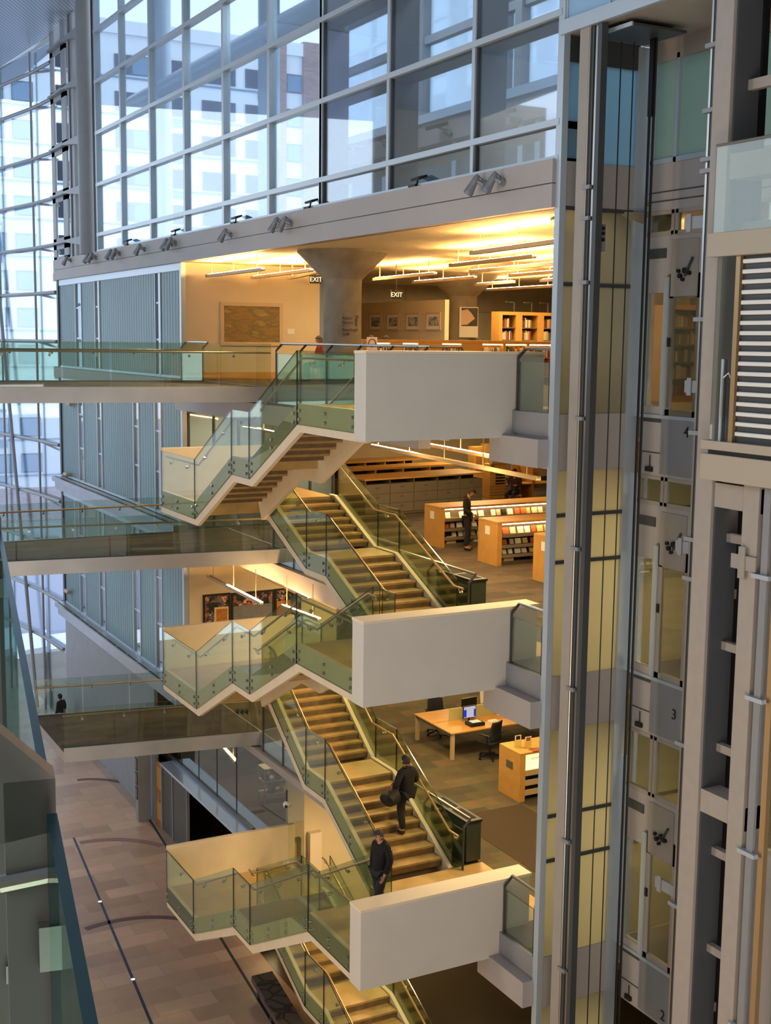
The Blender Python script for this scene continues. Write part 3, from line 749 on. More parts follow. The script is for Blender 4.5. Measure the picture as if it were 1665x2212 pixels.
# lit display shelving units
M_lite = emit('shelf_lightbox', 'ffd27a', 3.2)
def display_unit(label, x0, x1, y0, y1, z, h, nm, n_items=14):
    t = thing('display_shelving', label, 'shelving', ((x0+x1)/2, (y0+y1)/2, z), 'lit display shelving')
    B(x0, x1, y0, y1, z+h-.06, z+h).build('top', M_wood, t, bevel=.008)
    e = B(x0, x0+.14, y0-.0, y1, z, z+h-.06).build('end_panel', M_wood, t)
    B(x0-.006, x0, (y0+y1)/2-.1, (y0+y1)/2+.12, z+h-.38, z+h-.16).build('card_holder', M_paper, e)
    B(x1-.14, x1, y0, y1, z, z+h-.06).build('end_panel', M_wood, t)
    B(x0+.14, x1-.14, (y0+y1)/2-.02, (y0+y1)/2+.02, z, z+h-.06).build('back_panel', M_shelf, t)
    B(x0+.14, x1-.14, y0+.05, y1-.05, z+.0, z+.1).build('plinth', M_shelf, t)
    MB().tube([(x0+.2, y0+.1, z+h-.08), (x1-.2, y0+.1, z+h-.08)], .018, 6).build('lamp_strip', M_tube2, t)
    for i, f in enumerate((.68, .44, .22)):
        MB().prism([(x0+.14, y0, z+h*f), (x1-.14, y0, z+h*f), (x1-.14, (y0+y1)/2-.02, z+h*f+.06), (x0+.14, (y0+y1)/2-.02, z+h*f+.06)], (0,0,-.03)).build('shelf', M_shelf, t)
        B(x0+.14, x1-.14, y0-.01, y0, z+h*f-.05, z+h*f+.035).build('shelf_lip', M_gfile, t)
    for k in range(1, 4):
        x = lerp(x0, x1, k/4); B(x-.015, x+.015, y0+.02, (y0+y1)/2, z+.1, z+h*.68).build('upright', M_dsteel, t)
    cs = [M_paper, M_book[4], M_book[8], M_book[0], M_white, M_book[6], M_black, M_paper, M_book[2]]
    yi = (y0+y1)/2
    for sh, f, hh in (('top lit', .68, .17), ('middle', .44, .14), ('lower', .22, .14)):
        x = x0+.22
        while x < x1-.35:
            w = random.uniform(.13, .2)
            if random.random() < .88:
                m = MB(); zb = z+h*f+.02
                m.obox((x+w/2, y0+.14, zb+hh/2), (w-.02, .05, hh), rx=-.35)
                o = m.build('media_case', random.choice(cs)); tag(o, 'small case facing out on the %s shelf of the %s unit' % (sh, nm), 'media case', 'cases on the %s shelf of the %s unit' % (sh, nm))
            x += w+random.uniform(.02, .08)
    x = x0+.25
    while x < x1-.5:
        w = random.uniform(.25, .45); hh = random.uniform(.1, .2)
        if random.random() < .8:
            o = B(x, x+w, y0+.06, y0+.3, z+.1, z+.1+hh).build('book_stack', random.choice([M_paper, M_black, M_book[0], M_book[6]]))
            tag(o, 'flat box of papers on the bottom shelf of the %s unit' % nm, 'box', 'boxes on the bottom shelf of the %s unit' % nm)
        x += w+.1
    return t
M_tube2 = emit('display_lamp', 'ffd795', 45)
display_unit('maple display shelving with a lit top shelf behind the standing man', 17.93, 24.5, 30.2, 31.1, Z3, 1.15, 'far lit')
display_unit('maple display shelving with a lit top shelf right of the standing man', 17.8, 24.0, 27.1, 28.03, Z3, 1.15, 'near lit')
display_unit('maple display shelving whose end panel shows beside the lift mullion', 17.6, 22.0, 24.3, 25.2, Z3, 1.15, 'nearest')
# grey filing cabinets: five stacked drawer banks under maple tops
x0, x1, y0, y1 = 18.98, 23.9, 36.8, 38.2
h = 1.22
rot = math.atan2(37.19-36.64, 23.86-18.98)
t = thing('filing_cabinet', 'long grey bank of filing drawers under a maple top', 'filing cabinet', (x0, y0-.1, Z3))
B(x0-.05, x1+.05, y0-.05, y1, Z3+h-.05, Z3+h).build('top', M_wood, t)
B(x0, x1, y0+.03, y1-.03, Z3, Z3+h-.2).build('carcass', M_gfile, t)
for i in range(5):
    a = lerp(x0, x1, i/5); b = lerp(x0, x1, (i+1)/5)
    B(a+.02, b-.02, y0+.5, y1-.03, Z3+h-.2, Z3+h-.05).build('open_cubby', M_black, t)
    B(a, a+.02, y0, y1-.03, Z3+h-.2, Z3+h-.05).build('divider', M_gfile, t)
    for j in range(3):
        zz = Z3+.06+j*.32
        d = B(a+.008, b-.008, y0, y0+.03, zz, zz+.31).build('drawer', M_gfile, t, bevel=.005)
        B((a+b)/2-.07, (a+b)/2+.07, y0-.015, y0, zz+.2, zz+.225).build('drawer_pull', M_chrome, d)
t.rotation_euler = (0, 0, rot)
for i, (ya, xa, xb, nm) in enumerate(((40.0, 19.6, 24.4, 'second'), (42.6, 20.8, 24.4, 'third'), (45.6, 22.4, 25.2, 'fourth'))):
    t = thing('filing_cabinet', 'maple topped low cabinet, %s row back from the grey filing drawers' % nm, 'filing cabinet', (xa, ya, Z3))
    B(xa, xb, ya-.4, ya+.6, Z3+h-.05, Z3+h+.02).build('top', M_wood, t); B(xa+.05, xb-.05, ya-.3, ya+.5, Z3, Z3+h-.35).build('carcass', M_gfile, t)
    for k in range(4):
        a = lerp(xa, xb, k/4); B(a+.06, a+.12, ya-.35, ya+.5, Z3+h-.35, Z3+h-.05).build('divider', M_wood, t)
    B(xa+.05, xb-.05, ya+.2, ya+.5, Z3+h-.35, Z3+h-.05).build('open_cubby', M_black, t)
    t.rotation_euler = (0, 0, rot)
    for k in range(5):
        a = lerp(xa, xb, (k+.4)/5)
        o = B(a, a+.45, ya-.33+.02*k, ya+.0, Z3+h-.35, Z3+h-.27).build('paper_stack', M_paper); tag(o, 'white papers lying in the open cubbies of the %s row cabinet' % nm, 'papers', 'papers in the %s row' % nm)
# maple wall units and partitions at the back
for i, (pa, pb, Y, top, nm) in enumerate((((771,1010),(832,1010), 46.5, 975, 'far left behind the filing cabinets'), ((835,990),(905,1000), 45.5, 962, 'behind the second row of cabinets'), ((1022,1030),(1048,1040), 40.5, 968, 'beside the numbered display rack'), ((1048,1060),(1078,1070), 41.5, 968, 'right behind the numbered display rack'))):
    xa = pY(*pa, Y).x; xb = pY(*pb, Y).x; zt_ = max(Z3+1.8, pY(pa[0], top, Y).z)
    t = thing('wall_unit', 'orange maple wall unit '+nm, 'wall unit', ((xa+xb)/2, Y, Z3)); zt_ = min(zt_, Z4-1.0)
    B(xa, xb, Y, Y+.4, Z3, zt_).build('body', M_wood, t); B((xa+xb)/2-.4 if xb-xa > 1.2 else xa+.1, (xa+xb)/2+.4 if xb-xa > 1.2 else xb-.1, Y-.02, Y, Z3+.9, zt_-.3).build('panel', M_woodd, t)
struct('wall_back_low', B(17.6, 36, 48.5, 48.7, Z2, Z4-.95), M_cream)
# display rack end with numerals
p = pZ(1057, 1078, Z3)
t = thing('display_rack', 'tall slotted rack end with a black numeral 2 by the back desks', 'display rack', (p.x, p.y, Z3))
q = pY(1092, 1040, p.y)
zt_ = pY(1060, 1003, p.y).z
B(p.x, q.x, p.y, p.y+.5, Z3, zt_).build('body', M_wood, t)
for i in range(9): B(p.x+.02, q.x-.02, p.y-.05, p.y, Z3+.15+i*.11, Z3+.18+i*.11).build('slot_shelf', M_pend, t)
B(p.x+.25, q.x-.05, p.y-.02, p.y, zt_-.75, zt_-.3).build('poster_panel', M_black, t)
text('2', 'numeral', M_black, t, (p.x+.02, p.y-.06, Z3+1.0), .34, (PI/2,0,0)); text('1', 'numeral', M_black, t, (p.x+.02, p.y-.06, Z3+1.4), .3, (PI/2,0,0))
MB().tube([(p.x-.05, p.y-.1, zt_+.12), (q.x+.05, p.y-.1, zt_+.12)], .13, 14).build('canopy_roll', M_pend, t)
# desks with maple privacy panels by the lift
p = pZ(1135, 1090, Z3)
t = thing('study_desk', 'study desk with orange maple side panels behind the lit shelving', 'desk', (p.x, p.y, Z3))
a = pY(1123, 1045, p.y).x; b = pY(1195, 1045, p.y).x
B(a, b, p.y, p.y+.9, Z3+.72, Z3+.76).build('desktop', M_wood, t); B(a+.25, b, p.y+.9, p.y+.95, Z3+.4, Z3+1.35).build('privacy_panel', M_wood, t); B(b-.9, b-.86, p.y, p.y+.9, Z3, Z3+1.35).build('privacy_panel', M_woodd, t)
B(a, a+.05, p.y, p.y+.9, Z3, Z3+.72).build('leg_panel', M_shelf, t)
# recycling stations beside the stair feet
def bin_station(label, x, y, z, w=1.05, d=.36, h=.95):
    t = thing('recycling_station', label, 'recycling bin', (x, y, z))
    B(x, x+d, y, y+w, z+.06, z+h-.05).build('cabinet', M_binb, t, bevel=.01)
    B(x-.02, x+d+.02, y-.02, y+w+.02, z+h-.05, z+h).build('lid', M_black, t, bevel=.008)
    for i in range(2): B(x+.06, x+d-.06, y+.1+i*w/2, y+w/2-.05+i*w/2, z+h, z+h+.006).build('opening', M_blk2, t)
    B(x+.04, x+d-.04, y+.04, y+w-.04, z, z+.06).build('plinth', M_black, t)
    return t
M_binb = mat('bin_green_grey', '333a33', .35); M_blk2 = mat('opening_dark', '050505', .9)
bin_station('dark green recycling cabinet at the foot of the upper stair', 13.52, 21.5, Z3, 1.4)
bin_station('dark recycling cabinet at the foot of the middle stair behind its glass', 13.56, 21.55, Z2, 1.5)
# ================================================================ second storey: desk, chairs, display case, mural
struct('wall_gallery_low', B(XW+.1, 17.6, YG-.1, YG+.2, Z2, Z3-.9), M_cream)
def mural_mat(n, seed):
    m, nt, out = newmat(n); N = nt.nodes; L = nt.links
    b = N.new('ShaderNodeBsdfPrincipled'); b.inputs['Roughness'].default_value = .4; L.new(b.outputs[0], out.inputs[0])
    tc = N.new('ShaderNodeTexCoord'); v = N.new('ShaderNodeTexVoronoi'); v.distance = 'CHEBYCHEV'; v.inputs['Scale'].default_value = 9
    mp = N.new('ShaderNodeMapping'); mp.inputs['Location'].default_value = (seed, 0, seed); L.new(tc.outputs['Object'], mp.inputs[0]); L.new(mp.outputs[0], v.inputs[0])
    no = N.new('ShaderNodeTexNoise'); no.inputs['Scale'].default_value = 1.9; no.inputs['Detail'].default_value = 3; L.new(mp.outputs[0], no.inputs[0])
    sp = N.new('ShaderNodeSeparateColor'); L.new(v.outputs['Color'], sp.inputs[0])
    ad = N.new('ShaderNodeMath'); ad.operation = 'MULTIPLY_ADD'; L.new(sp.outputs[0], ad.inputs[0]); ad.inputs[1].default_value = .22; L.new(no.outputs['Fac'], ad.inputs[2])
    r = N.new('ShaderNodeValToRGB'); e = r.color_ramp.elements
    for i, (p, c) in enumerate(((.0,'181412'),(.56,'2a2420'),(.62,'66686c'),(.68,'a83a22'),(.72,'c9b8a0'),(.76,'3a2a22'))):
        if i > 1: e.new(p)
        e[i].position = p; e[i].color = srgb(c)
    r.color_ramp.interpolation = 'CONSTANT'
    L.new(ad.outputs[0], r.inputs[0]); L.new(r.outputs[0], b.inputs['Base Color']); return m
YM = YG-.1
M_bfr = mat('black_frame', '0c0b0b', .5)
P = [(437.5, 1285, 497, 1348), (498.5, 1281, 591, 1348), (592.5, 1272, 649, 1345)]
M_plaza = mat('mural_grey', '6c6f74', .5, noise=.15); M_orange = mat('mural_orange', 'b0702a', .5, noise=.3, nscale=14); M_cfr = mat('mural_window', 'd9c08a', .5)
for i, (a, b, c, d) in enumerate(P):
    A = pY(a, b, YM); C = pY(c, d+8, YM)
    t = framed('mural_panel', ('left', 'middle', 'right')[i]+' panel of the dark three-part mural with orange figures', 'picture', (a, b), (c, d+8), YM, 'y', .06, M_bfr, mural_mat('mural_%d' % i, 2.7*i+1), group='three-part mural')
    if i == 0:
        u = pY(462, 1312, YM); v = pY(494, 1346, YM); B(u.x, v.x, YM-.036, YM-.03, v.z, u.z).build('painted_window', M_cfr, t); B(u.x+.06, v.x-.06, YM-.04, YM-.036, v.z, u.z-.06).build('painted_blind', M_orange, t)
    if i == 1:
        u = pY(502, 1310, YM); v = pY(588, 1346, YM); B(u.x, v.x, YM-.036, YM-.03, v.z, u.z).build('painted_plaza', M_plaza, t)
    if i == 2:
        u = pY(594, 1299, YM); v = pY(626, 1340, YM); B(u.x, v.x, YM-.036, YM-.03, v.z, u.z).build('painted_window', M_orange, t)
zp2 = Z2+3.75; zc2 = Z3-.5
pend_px('pendant before the mural, dark at its far end and lit at its near end', (450,1246), (565,1305), zp2, zc2, 'second storey pendants', lit=(.36, 1))
pend_px('fully lit pendant above the right part of the mural', (569,1246), (668,1294), zp2, zc2, 'second storey pendants')
pend_px('lit pendant seen through the stair glass right of the mural', (606,1309), (690,1340), zp2, zc2, 'second storey pendants')
# double workstation desk
t = thing('workstation_desk', 'wide maple double desk with pale legs and a low divider screen', 'desk', (18.2, 28.4, Z2))
zt_ = Z2+.74
B(16.72, 20.3, 27.42, 28.38, zt_-.035, zt_).build('desktop', M_wood, t, bevel=.006); B(16.72, 20.3, 28.44, 29.4, zt_-.035, zt_).build('desktop', M_wood, t, bevel=.006)
for x in (16.76, 20.2):
    for y in (27.45, 29.3): B(x, x+.09, y, y+.09, Z2, zt_-.035).build('leg', M_pend, t)
    B(x, x+.07, 27.5, 29.35, zt_-.12, zt_-.035).build('rail', M_shelf, t)
B(17.25, 20.1, 28.385, 28.435, zt_-.1, zt_+.32).build('divider_screen', mat('pale_green_screen', 'a8a06a', .7), t, bevel=.008)
def task_chair(label, x, y, z, rz, loc_face=None):
    t = thing('task_chair', label, 'office chair', (x, y, z), 'black office chairs at the desk')
    for i in range(5):
        a = i*2*PI/5+.3; l = MB(); l.bar((x+.04*math.cos(a), y+.04*math.sin(a), z+.12), (x+.31*math.cos(a), y+.31*math.sin(a), z+.075), .05, .035)
        g = l.build('base_leg', M_black, t); MB().tube([(x+.31*math.cos(a)-.02*math.sin(a), y+.31*math.sin(a)+.02*math.cos(a), z+.032), (x+.31*math.cos(a)+.02*math.sin(a), y+.31*math.sin(a)-.02*math.cos(a), z+.032)], .032, 10).build('caster', M_black, g)
    MB().tube([(x, y, z+.1), (x, y, z+.43)], [.035, .025]).build('gas_column', M_black, t)
    B(x-.25, x+.25, y-.25, y+.24, z+.43, z+.5).build('seat', M_dark, t, bevel=.03)
    m = MB()
    n = 6; V = []
    for i in range(n+1):
        u = i/n
        for j in range(5):
            s = (j-2)/2; m.v.append((x+s*(.24-.03*u*u), y-.24-.05*u+.05*s*s*.9+.03*math.sin(u*PI), z+.52+.52*u))
    for i in range(n):
        for j in range(4): a = i*5+j; m.face([a, a+1, a+6, a+5])
    b = m.build('backrest', M_dark, t, smooth=True); so = b.modifiers.new('thick', 'SOLIDIFY'); so.thickness = .035
    MB().bar((x, y-.2, z+.46), (x, y-.3, z+.7), .06, .03).build('back_support', M_black, t)
    for s in (-1, 1): MB().bar((x+s*.28, y-.1, z+.48), (x+s*.28, y-.1, z+.68), .03).bar((x+s*.28, y-.2, z+.69), (x+s*.28, y+.1, z+.69), .05, .025).build('armrest', M_black, t)
    # turn about the base
    t.rotation_euler = (0, 0, rz)
    return t
task_chair('black office chair on the near side of the desk, turned a little', 17.75, 27.15, Z2, .35)
task_chair('black office chair on the far side of the desk behind the divider', 17.55, 29.55, Z2, PI-.2)
# terminal on the desk
p = pZ(1012, 1553, zt_)
t = thing('computer_terminal', 'screen showing a blue and white page on the maple desk', 'monitor', (p.x, p.y, zt_))
q = pY(1012, 1540, 28.15)
cx = q.x; yy = 28.12
B(cx-.2, cx+.2, yy-.02, yy+.02, zt_+.1, zt_+.44).build('screen_case', M_black, t, bevel=.006)
M_scr = emit('screen_page', 'c9c4d6', .9); M_scrb = emit('screen_blue', '2438c8', .9)
B(cx-.18, cx+.18, yy-.024, yy-.02, zt_+.12, zt_+.42).build('screen_page', M_scr, t)
for a, b in ((-.18,-.1), (.13,.18)): B(cx+a, cx+b, yy-.027, yy-.024, zt_+.14, zt_+.34).build('screen_column', M_scrb, t)
MB().tube([(cx, yy+.01, zt_), (cx, yy+.01, zt_+.12)], .03).build('stand', M_black, t)
o = B(cx-.25, cx+.2, 27.62, 27.95, zt_, zt_+.1).build('keyboard_dock', M_black, bevel=.02); tag(o, 'black dock with keyboard in front of the desk screen', 'keyboard dock')
o = B(cx-.17, cx+.1, 27.66, 27.86, zt_+.1, zt_+.12).build('keyboard', M_white, bevel=.008); tag(o, 'pale keyboard tray lying on the black dock', 'keyboard')
o = B(cx+.45, cx+.7, 27.75, 27.9, zt_, zt_+.04).build('notepad', M_paper); tag(o, 'small white pad beside the black dock on the desk', 'notepad')
p = pZ(1080, 1543, zt_); o = MB().obox((p.x, p.y, zt_+.11), (.24, .01, .22), .2, -.15).build('desk_notice', M_paper); tag(o, 'white notice card standing at the right end of the desk', 'notice')
p = pZ(975, 1527, zt_); o = MB().obox((p.x+.1, 28.75, zt_+.26), (.5, .05, .38), .1).build('far_monitor', M_black); tag(o, 'dark monitor back on the far side of the desk', 'monitor')
o = MB().obox((p.x+.75, 29.0, zt_+.35), (.3, .02, .36), .25, -.12).build('document_holder', M_paper); tag(o, 'white papers held upright on the far half of the desk', 'papers')
MB().bar((p.x+.1, 28.76, zt_), (p.x+.1, 28.76, zt_+.1), .08, .05).build('foot', M_black, None, loc=(p.x+.1, 28.76, zt_))
foot = bpy.data.objects['foot']; fm = bpy.data.objects['far_monitor']; foot.parent = fm; foot.location = Vector((p.x+.1, 28.76, zt_)) - WLOC[fm]
# lit display case at the right
x0, x1, y0, y1, h = 16.62, 18.6, 24.1, 25.0, 1.2
t = thing('display_shelving', 'orange maple display shelving with a glowing notice panel beside the lift', 'shelving', ((x0+x1)/2, (y0+y1)/2, Z2), 'lit display shelving')
B(x0, x1, y0, y1, Z2+h-.05, Z2+h).build('top', M_wood, t, bevel=.006); e = B(x0, x0+.16, y0, y1, Z2, Z2+h-.05).build('end_panel', M_wood, t)
B(x0-.008, x0, 24.4, 24.68, Z2+.72, Z2+.9).build('card_holder', M_shelf, e)
B(x0+.16, x1, y0+.4, y0+.44, Z2, Z2+h-.05).build('back_panel', M_shelf, t)
B(x0+.2, x0+.95, y0+.02, y0+.06, Z2+.74, Z2+1.12).build('light_panel', M_lite, t)
text('NEWS', 'panel_lettering', M_woodd, t, (x0+.32, y0+.015, Z2+1.0), .09, (PI/2,0,0))
for f in (.62, .38, .14):
    B(x0+.16, x1, y0+.02, y0+.4, Z2+f, Z2+f+.03).build('shelf', M_shelf, t); B(x0+.16, x1, y0, y0+.02, Z2+f, Z2+f+.14).build('shelf_lip', M_pend, t)
for i, (px, py) in enumerate(((1118,1613), (1140,1616))):
    p = pZ(px, py, Z2+h); t = thing('sign_holder', ('left', 'right')[i]+' clear sign holder standing on the glowing display shelving', 'sign holder', (p.x, p.y, Z2+h), 'clear sign holders')
    B(p.x-.1, p.x+.1, p.y-.005, p.y+.005, Z2+h, Z2+h+.3).build('acrylic', M_gstair, t); B(p.x-.09, p.x+.09, p.y-.009, p.y-.005, Z2+h+.16, Z2+h+.29).build('card', M_paper, t); B(p.x-.06, p.x+.06, p.y-.012, p.y-.009, Z2+h+.18, Z2+h+.27).build('card_print', M_black if i == 0 else M_book[8], t)
p = pZ(1150, 1618, Z2+h); o = B(p.x-.1, p.x+.16, p.y-.2, p.y, Z2+h, Z2+h+.02).build('leaflets', M_book[8]); tag(o, 'orange leaflets lying on top of the glowing display shelving', 'leaflets')
# direction arrows on the lowest bridge glass
ty = 32.35
t = thing('direction_decal', 'three black arrowheads on the glass of the lowest footbridge', 'decal', pY(522, 1538, ty))
for i, px in enumerate((512, 522, 532)):
    p = pY(px, 1538, ty-.115+.018*i*0)
    yy = 32.8-(p.x-7.95)*(.9/5.27)-.02
    p = pY(px, 1538, yy)
    MB().prism([p+Vector((-.07,0,0)), p+Vector((.05,-.008,.09)), p+Vector((.05,-.008,-.09))], (0,-.006,0)).build('arrowhead', M_black, t)
# ================================================================ ground hall: inlays, bench, storefront, sign pillar
def strip(pts, w, z0, z1):
    mb = MB()
    for a, b in zip(pts[:-1], pts[1:]):
        a = Vector((*a, z0)); b = Vector((*b, z0)); d = (b-a).normalized(); n = Vector((-d.y, d.x, 0))*w/2
        mb.prism([a-n, b-n, b+n, a+n], (0,0,z1-z0))
    return mb
kk = 40
def inlay(pts, w, m):
    global kk
    o = struct('trim_%d' % kk, strip(pts, w, 0, .006), m); kk += 1; return o
M_blue = mat('blue_inlay', '10183a', .4)
inlay([(9.75, 39.2), (9.65, 38.19), (8.5, 27.2), (8.1, 23.4)], .07, M_blue)
inlay([(12.46, 40.2), (12.19, 37.25), (11.51, 30.71), (11.05, 25.92), (10.7, 22)], .07, M_inlay)
def arc3(a, b, c, n=14):
    out = []
    for i in range(n+1):
        t = i/n; L0 = 2*(t-.5)*(t-1); L1 = -4*t*(t-1); L2 = 2*t*(t-.5)
        out.append((a[0]*L0+b[0]*L1+c[0]*L2, a[1]*L0+b[1]*L1+c[1]*L2))
    return out
M_red2 = mat('pale_red_inlay', '7c6058', .5, noise=.15, nscale=20)
inlay(arc3((11.25,44.5), (11.95,44.25), (12.6,43.6)), .2, M_red); inlay(arc3((9.82,38.7), (11.1,38.35), (12.07,37.3)), .26, M_red2)
inlay(arc3((8.4,32.7), (9.77,32.75), (10.95,32.1)), .2, M_red)
for i, (x, y) in enumerate(((9.21,34.17), (8.73,29.42))):
    t = thing('floor_light', ('far','near')[i]+' round white floor light set in the blue floor stripe', 'floor light', (x, y, 0), 'round floor lights')
    MB().lathe([(.075,.0),(.075,.012),(.06,.014)], (x,y,.006), 20).build('rim', M_chrome, t); MB().lathe([(.055,.013),(.05,.018)], (x,y,.006), 20).build('lens', emit('floor_lens_%d' % i, 'ffffff', 1.1), t)
# bench with a cobbled stone top
def stonemat():
    m, nt, out = newmat('cobble_top'); N = nt.nodes; L = nt.links
    b = N.new('ShaderNodeBsdfPrincipled'); b.inputs['Roughness'].default_value = .6; L.new(b.outputs[0], out.inputs[0])
    tc = N.new('ShaderNodeTexCoord'); v = N.new('ShaderNodeTexVoronoi'); v.feature = 'DISTANCE_TO_EDGE'; v.inputs['Scale'].default_value = 2.4; L.new(tc.outputs['Object'], v.inputs[0])
    r = N.new('ShaderNodeValToRGB'); r.color_ramp.elements[0].position = .03; r.color_ramp.elements[0].color = srgb('15110f'); r.color_ramp.elements[1].position = .09; r.color_ramp.elements[1].color = srgb('4a423d')
    L.new(v.outputs[0], r.inputs[0]); L.new(r.outputs[0], b.inputs['Base Color']); return m
t = thing('bench', 'long bench with a dark cobbled stone top on the stone floor', 'bench', (11.3, 26.2, 0))
ang = math.atan2(-.35, 2.5)
q = [Vector((11.13,27.48,0)), Vector((11.69,27.48,0)), Vector((11.35,24.6,0)), Vector((10.79,24.6,0))]
MB().prism([p+Vector((0,0,.38)) for p in q], (0,0,.07)).build('top', stonemat(), t, bevel=.01)
MB().prism([p+Vector((0,0,.3)) for p in q], (0,0,.08)).build('frame', M_red, t)
for u in (.1, .5, .9):
    a = q[0].lerp(q[3], u); b = q[1].lerp(q[2], u); MB().bar(a.lerp(b,.12)+Vector((0,0,.15)), a.lerp(b,.88)+Vector((0,0,.15)), .06, .3).build('leg', M_dsteel, t)
# storefront along the ground floor: door, dark panels, pale canopy ledge, glass above
fr = MB(); fr.box(XW-.04, XW+.06, 39.28, 39.4, 0, 2.2); fr.box(XW-.04, XW+.06, 38.62, 38.72, 0, 2.2)
for y in (37.6, 36.2): fr.box(XW-.03, XW+.06, y-.03, y+.03, 0, 2.2)
struct('trim_60', fr, M_steel)
d = struct('door_1', B(XW, XW+.05, 38.72, 39.28, 0, 2.15), M_woodd); MB().tube([(XW-.07, 38.82, .9), (XW-.07, 38.82, 1.2)], .015, 8).tube([(XW-.07, 38.82, .9), (XW, 38.82, .9)], .012, 6).tube([(XW-.07, 38.82, 1.2), (XW, 38.82, 1.2)], .012, 6).build('door_handle', M_chrome, d, kind='structure')
B(XW-.015, XW, 38.8, 39.2, 1.25, 2.0).box(XW-.015, XW, 38.8, 39.2, .2, .8).build('door_panel', M_wood, d, kind='structure')
struct('wall_storefront', B(XW, XW+.06, 36.2, 38.62, 0, 2.15), mat('slate_panel', '4a4a44', .5, noise=.15, nscale=4))
struct('trim_61', B(XW-.05, XW+.42, 31.9, 38.75, 2.16, 2.24), mat('pale_ledge', 'c2d2e6', .2, metal=.5))
fr = MB()
for y in (33.2, 34.8, 36.4, 38.0, 39.4): fr.box(XW+.44, XW+.47, y-.012, y+.012, 2.3, Z2-.62)
fr.box(XW+.4, XW+.5, 31.9, 39.4, 2.24, 2.34)
f = struct('window_9', fr, M_dsteel); B(XW+.45, XW+.46, 28.5, 39.4, 2.3, Z2-.62).build('storefront_glass', M_gstore, f, kind='structure')
struct('floor', B(XW+.5, 22, 31.9, 44, 1.9, 2.0), M_carpetb)
struct('wall_store_back', B(XW+4, XW+4.1, 31.9, 40.8, 0, Z2-.6), M_cream)
pendant('small lit pendant over the storefront behind the lowest footbridge', pZ(478,1612,3.85), pZ(509,1646,3.85), Z2-.62, 'storefront pendants')
# racks with dark goods behind the storefront glass
for i, (x, y) in enumerate(((14.3, 34.2), (15.0, 35.6), (15.6, 37.0))):
    t = thing('merchandise_rack', ('nearest','middle','farthest')[i]+' low metal rack of dark goods behind the storefront glass', 'rack', (x, y, 2.0), 'storefront racks')
    for sx in (0, 1):
        for sy in (0, 1): B(x+sx*1.1, x+sx*1.1+.03, y+sy*.5, y+sy*.5+.03, 2.0, 3.15).build('post', M_steel, t)
    for z in (2.3, 2.7, 3.12): B(x, x+1.13, y, y+.53, z, z+.02).build('shelf', M_steel, t)
    for k in range(5):
        o = B(x+.06+k*.2, x+.2+k*.2, y+.08, y+.4, 2.32 if k % 2 else 2.72, (2.32 if k % 2 else 2.72)+random.uniform(.15, .28)).build('boxed_good', random.choice([M_book[1], M_book[3], M_book[0], M_black, M_book[8]]))
        tag(o, 'boxed good on the %s metal rack behind the storefront glass' % ('nearest','middle','farthest')[i], 'box', 'goods on the %s rack' % ('nearest','middle','farthest')[i])
t = thing('stool', 'black stool in the dark opening under the pale ledge', 'stool', (13.3, 34.6, 0))
MB().lathe([(.18,.66),(.2,.7),(.18,.74)], (13.3,34.6,0), 18).build('seat', M_black, t); MB().tube([(13.3,34.6,.02),(13.3,34.6,.68)], .03).build('pedestal', M_dsteel, t); MB().lathe([(.22,0),(.22,.02),(.04,.05)], (13.3,34.6,0), 18).build('base', M_dsteel, t)
# free standing sign pillar
t = thing('sign_pillar', 'slim grey pillar with three dark framed squares by the stone floor', 'sign', (12.2, 39.75, 0))
B(12.02, 12.46, 39.6, 39.85, 0, 2.42).build('body', M_steel, t, bevel=.01)
for z in (.75, 1.25, 1.75):
    B(12.0, 12.02, 39.62, 39.83, z, z+.44).build('dark_frame', M_black, t); B(11.995, 12.0, 39.66, 39.79, z+.06, z+.38).build('grey_square', M_gfile, t)
B(12.1, 12.38, 39.62, 39.83, 2.42, 2.43).build('top_plate', M_alum, t)
B(12.25, 12.36, 39.66, 39.78, 2.43, 2.435).build('top_mark', M_black, t)
# doors, pale panel and hanging dome camera under the second storey
struct('wall_lobby', B(13.3, 22, 30.2, 30.35, 0, Z2-.62), M_cream)
p0 = pY(598, 1800, 30.15); p1 = pY(648, 1800, 30.15); p2 = pY(632, 1800, 30.15)
d = struct('door_2', B(p0.x, p0.x+.12, 30.08, 30.2, 0, 2.6).box(p1.x-.1, p1.x, 30.08, 30.2, 0, 2.6).box(p0.x, p1.x, 30.08, 30.2, 2.5, 2.6), M_dsteel)
B(p0.x+.12, p2.x-.03, 30.12, 30.17, 0, 2.5).build('door_leaf', M_woodd, d, kind='structure'); B(p2.x+.03, p1.x-.1, 30.12, 30.17, 0, 2.5).build('door_leaf', M_wood, d, kind='structure')
B(p0.x+.16, p1.x-.12, 30.04, 30.12, 1.05, 1.12).build('push_bar', M_woodd, d, kind='structure')
p0 = pY(670, 1800, 30.0); p1 = pY(695, 1830, 30.0)
struct('wall_lobby_panel', B(p0.x, p1.x, 30.0, 30.19, .05, 2.7), M_cap)
p = pY(619, 1738, 29.6); t = thing('dome_camera', 'small white ball camera hanging under the second storey soffit', 'camera', (p.x, 29.6, p.z))
MB().ball((p.x, 29.6, p.z), .1, 14).build('ball', M_white, t, smooth=True); MB().tube([(p.x, 29.6, p.z+.08), (p.x, 29.6, Z2-.9)], .025).build('stem', M_dsteel, t); MB().ball((p.x-.05, 29.52, p.z-.02), .045, 10).build('lens', M_black, t)
# ================================================================ glass lift shaft at the right
XD, YS2 = 14.3, 17.5
struct('trim_70', B(XW-.05, XW+.07, 17.42, 17.56, 0, 31), M_alum)
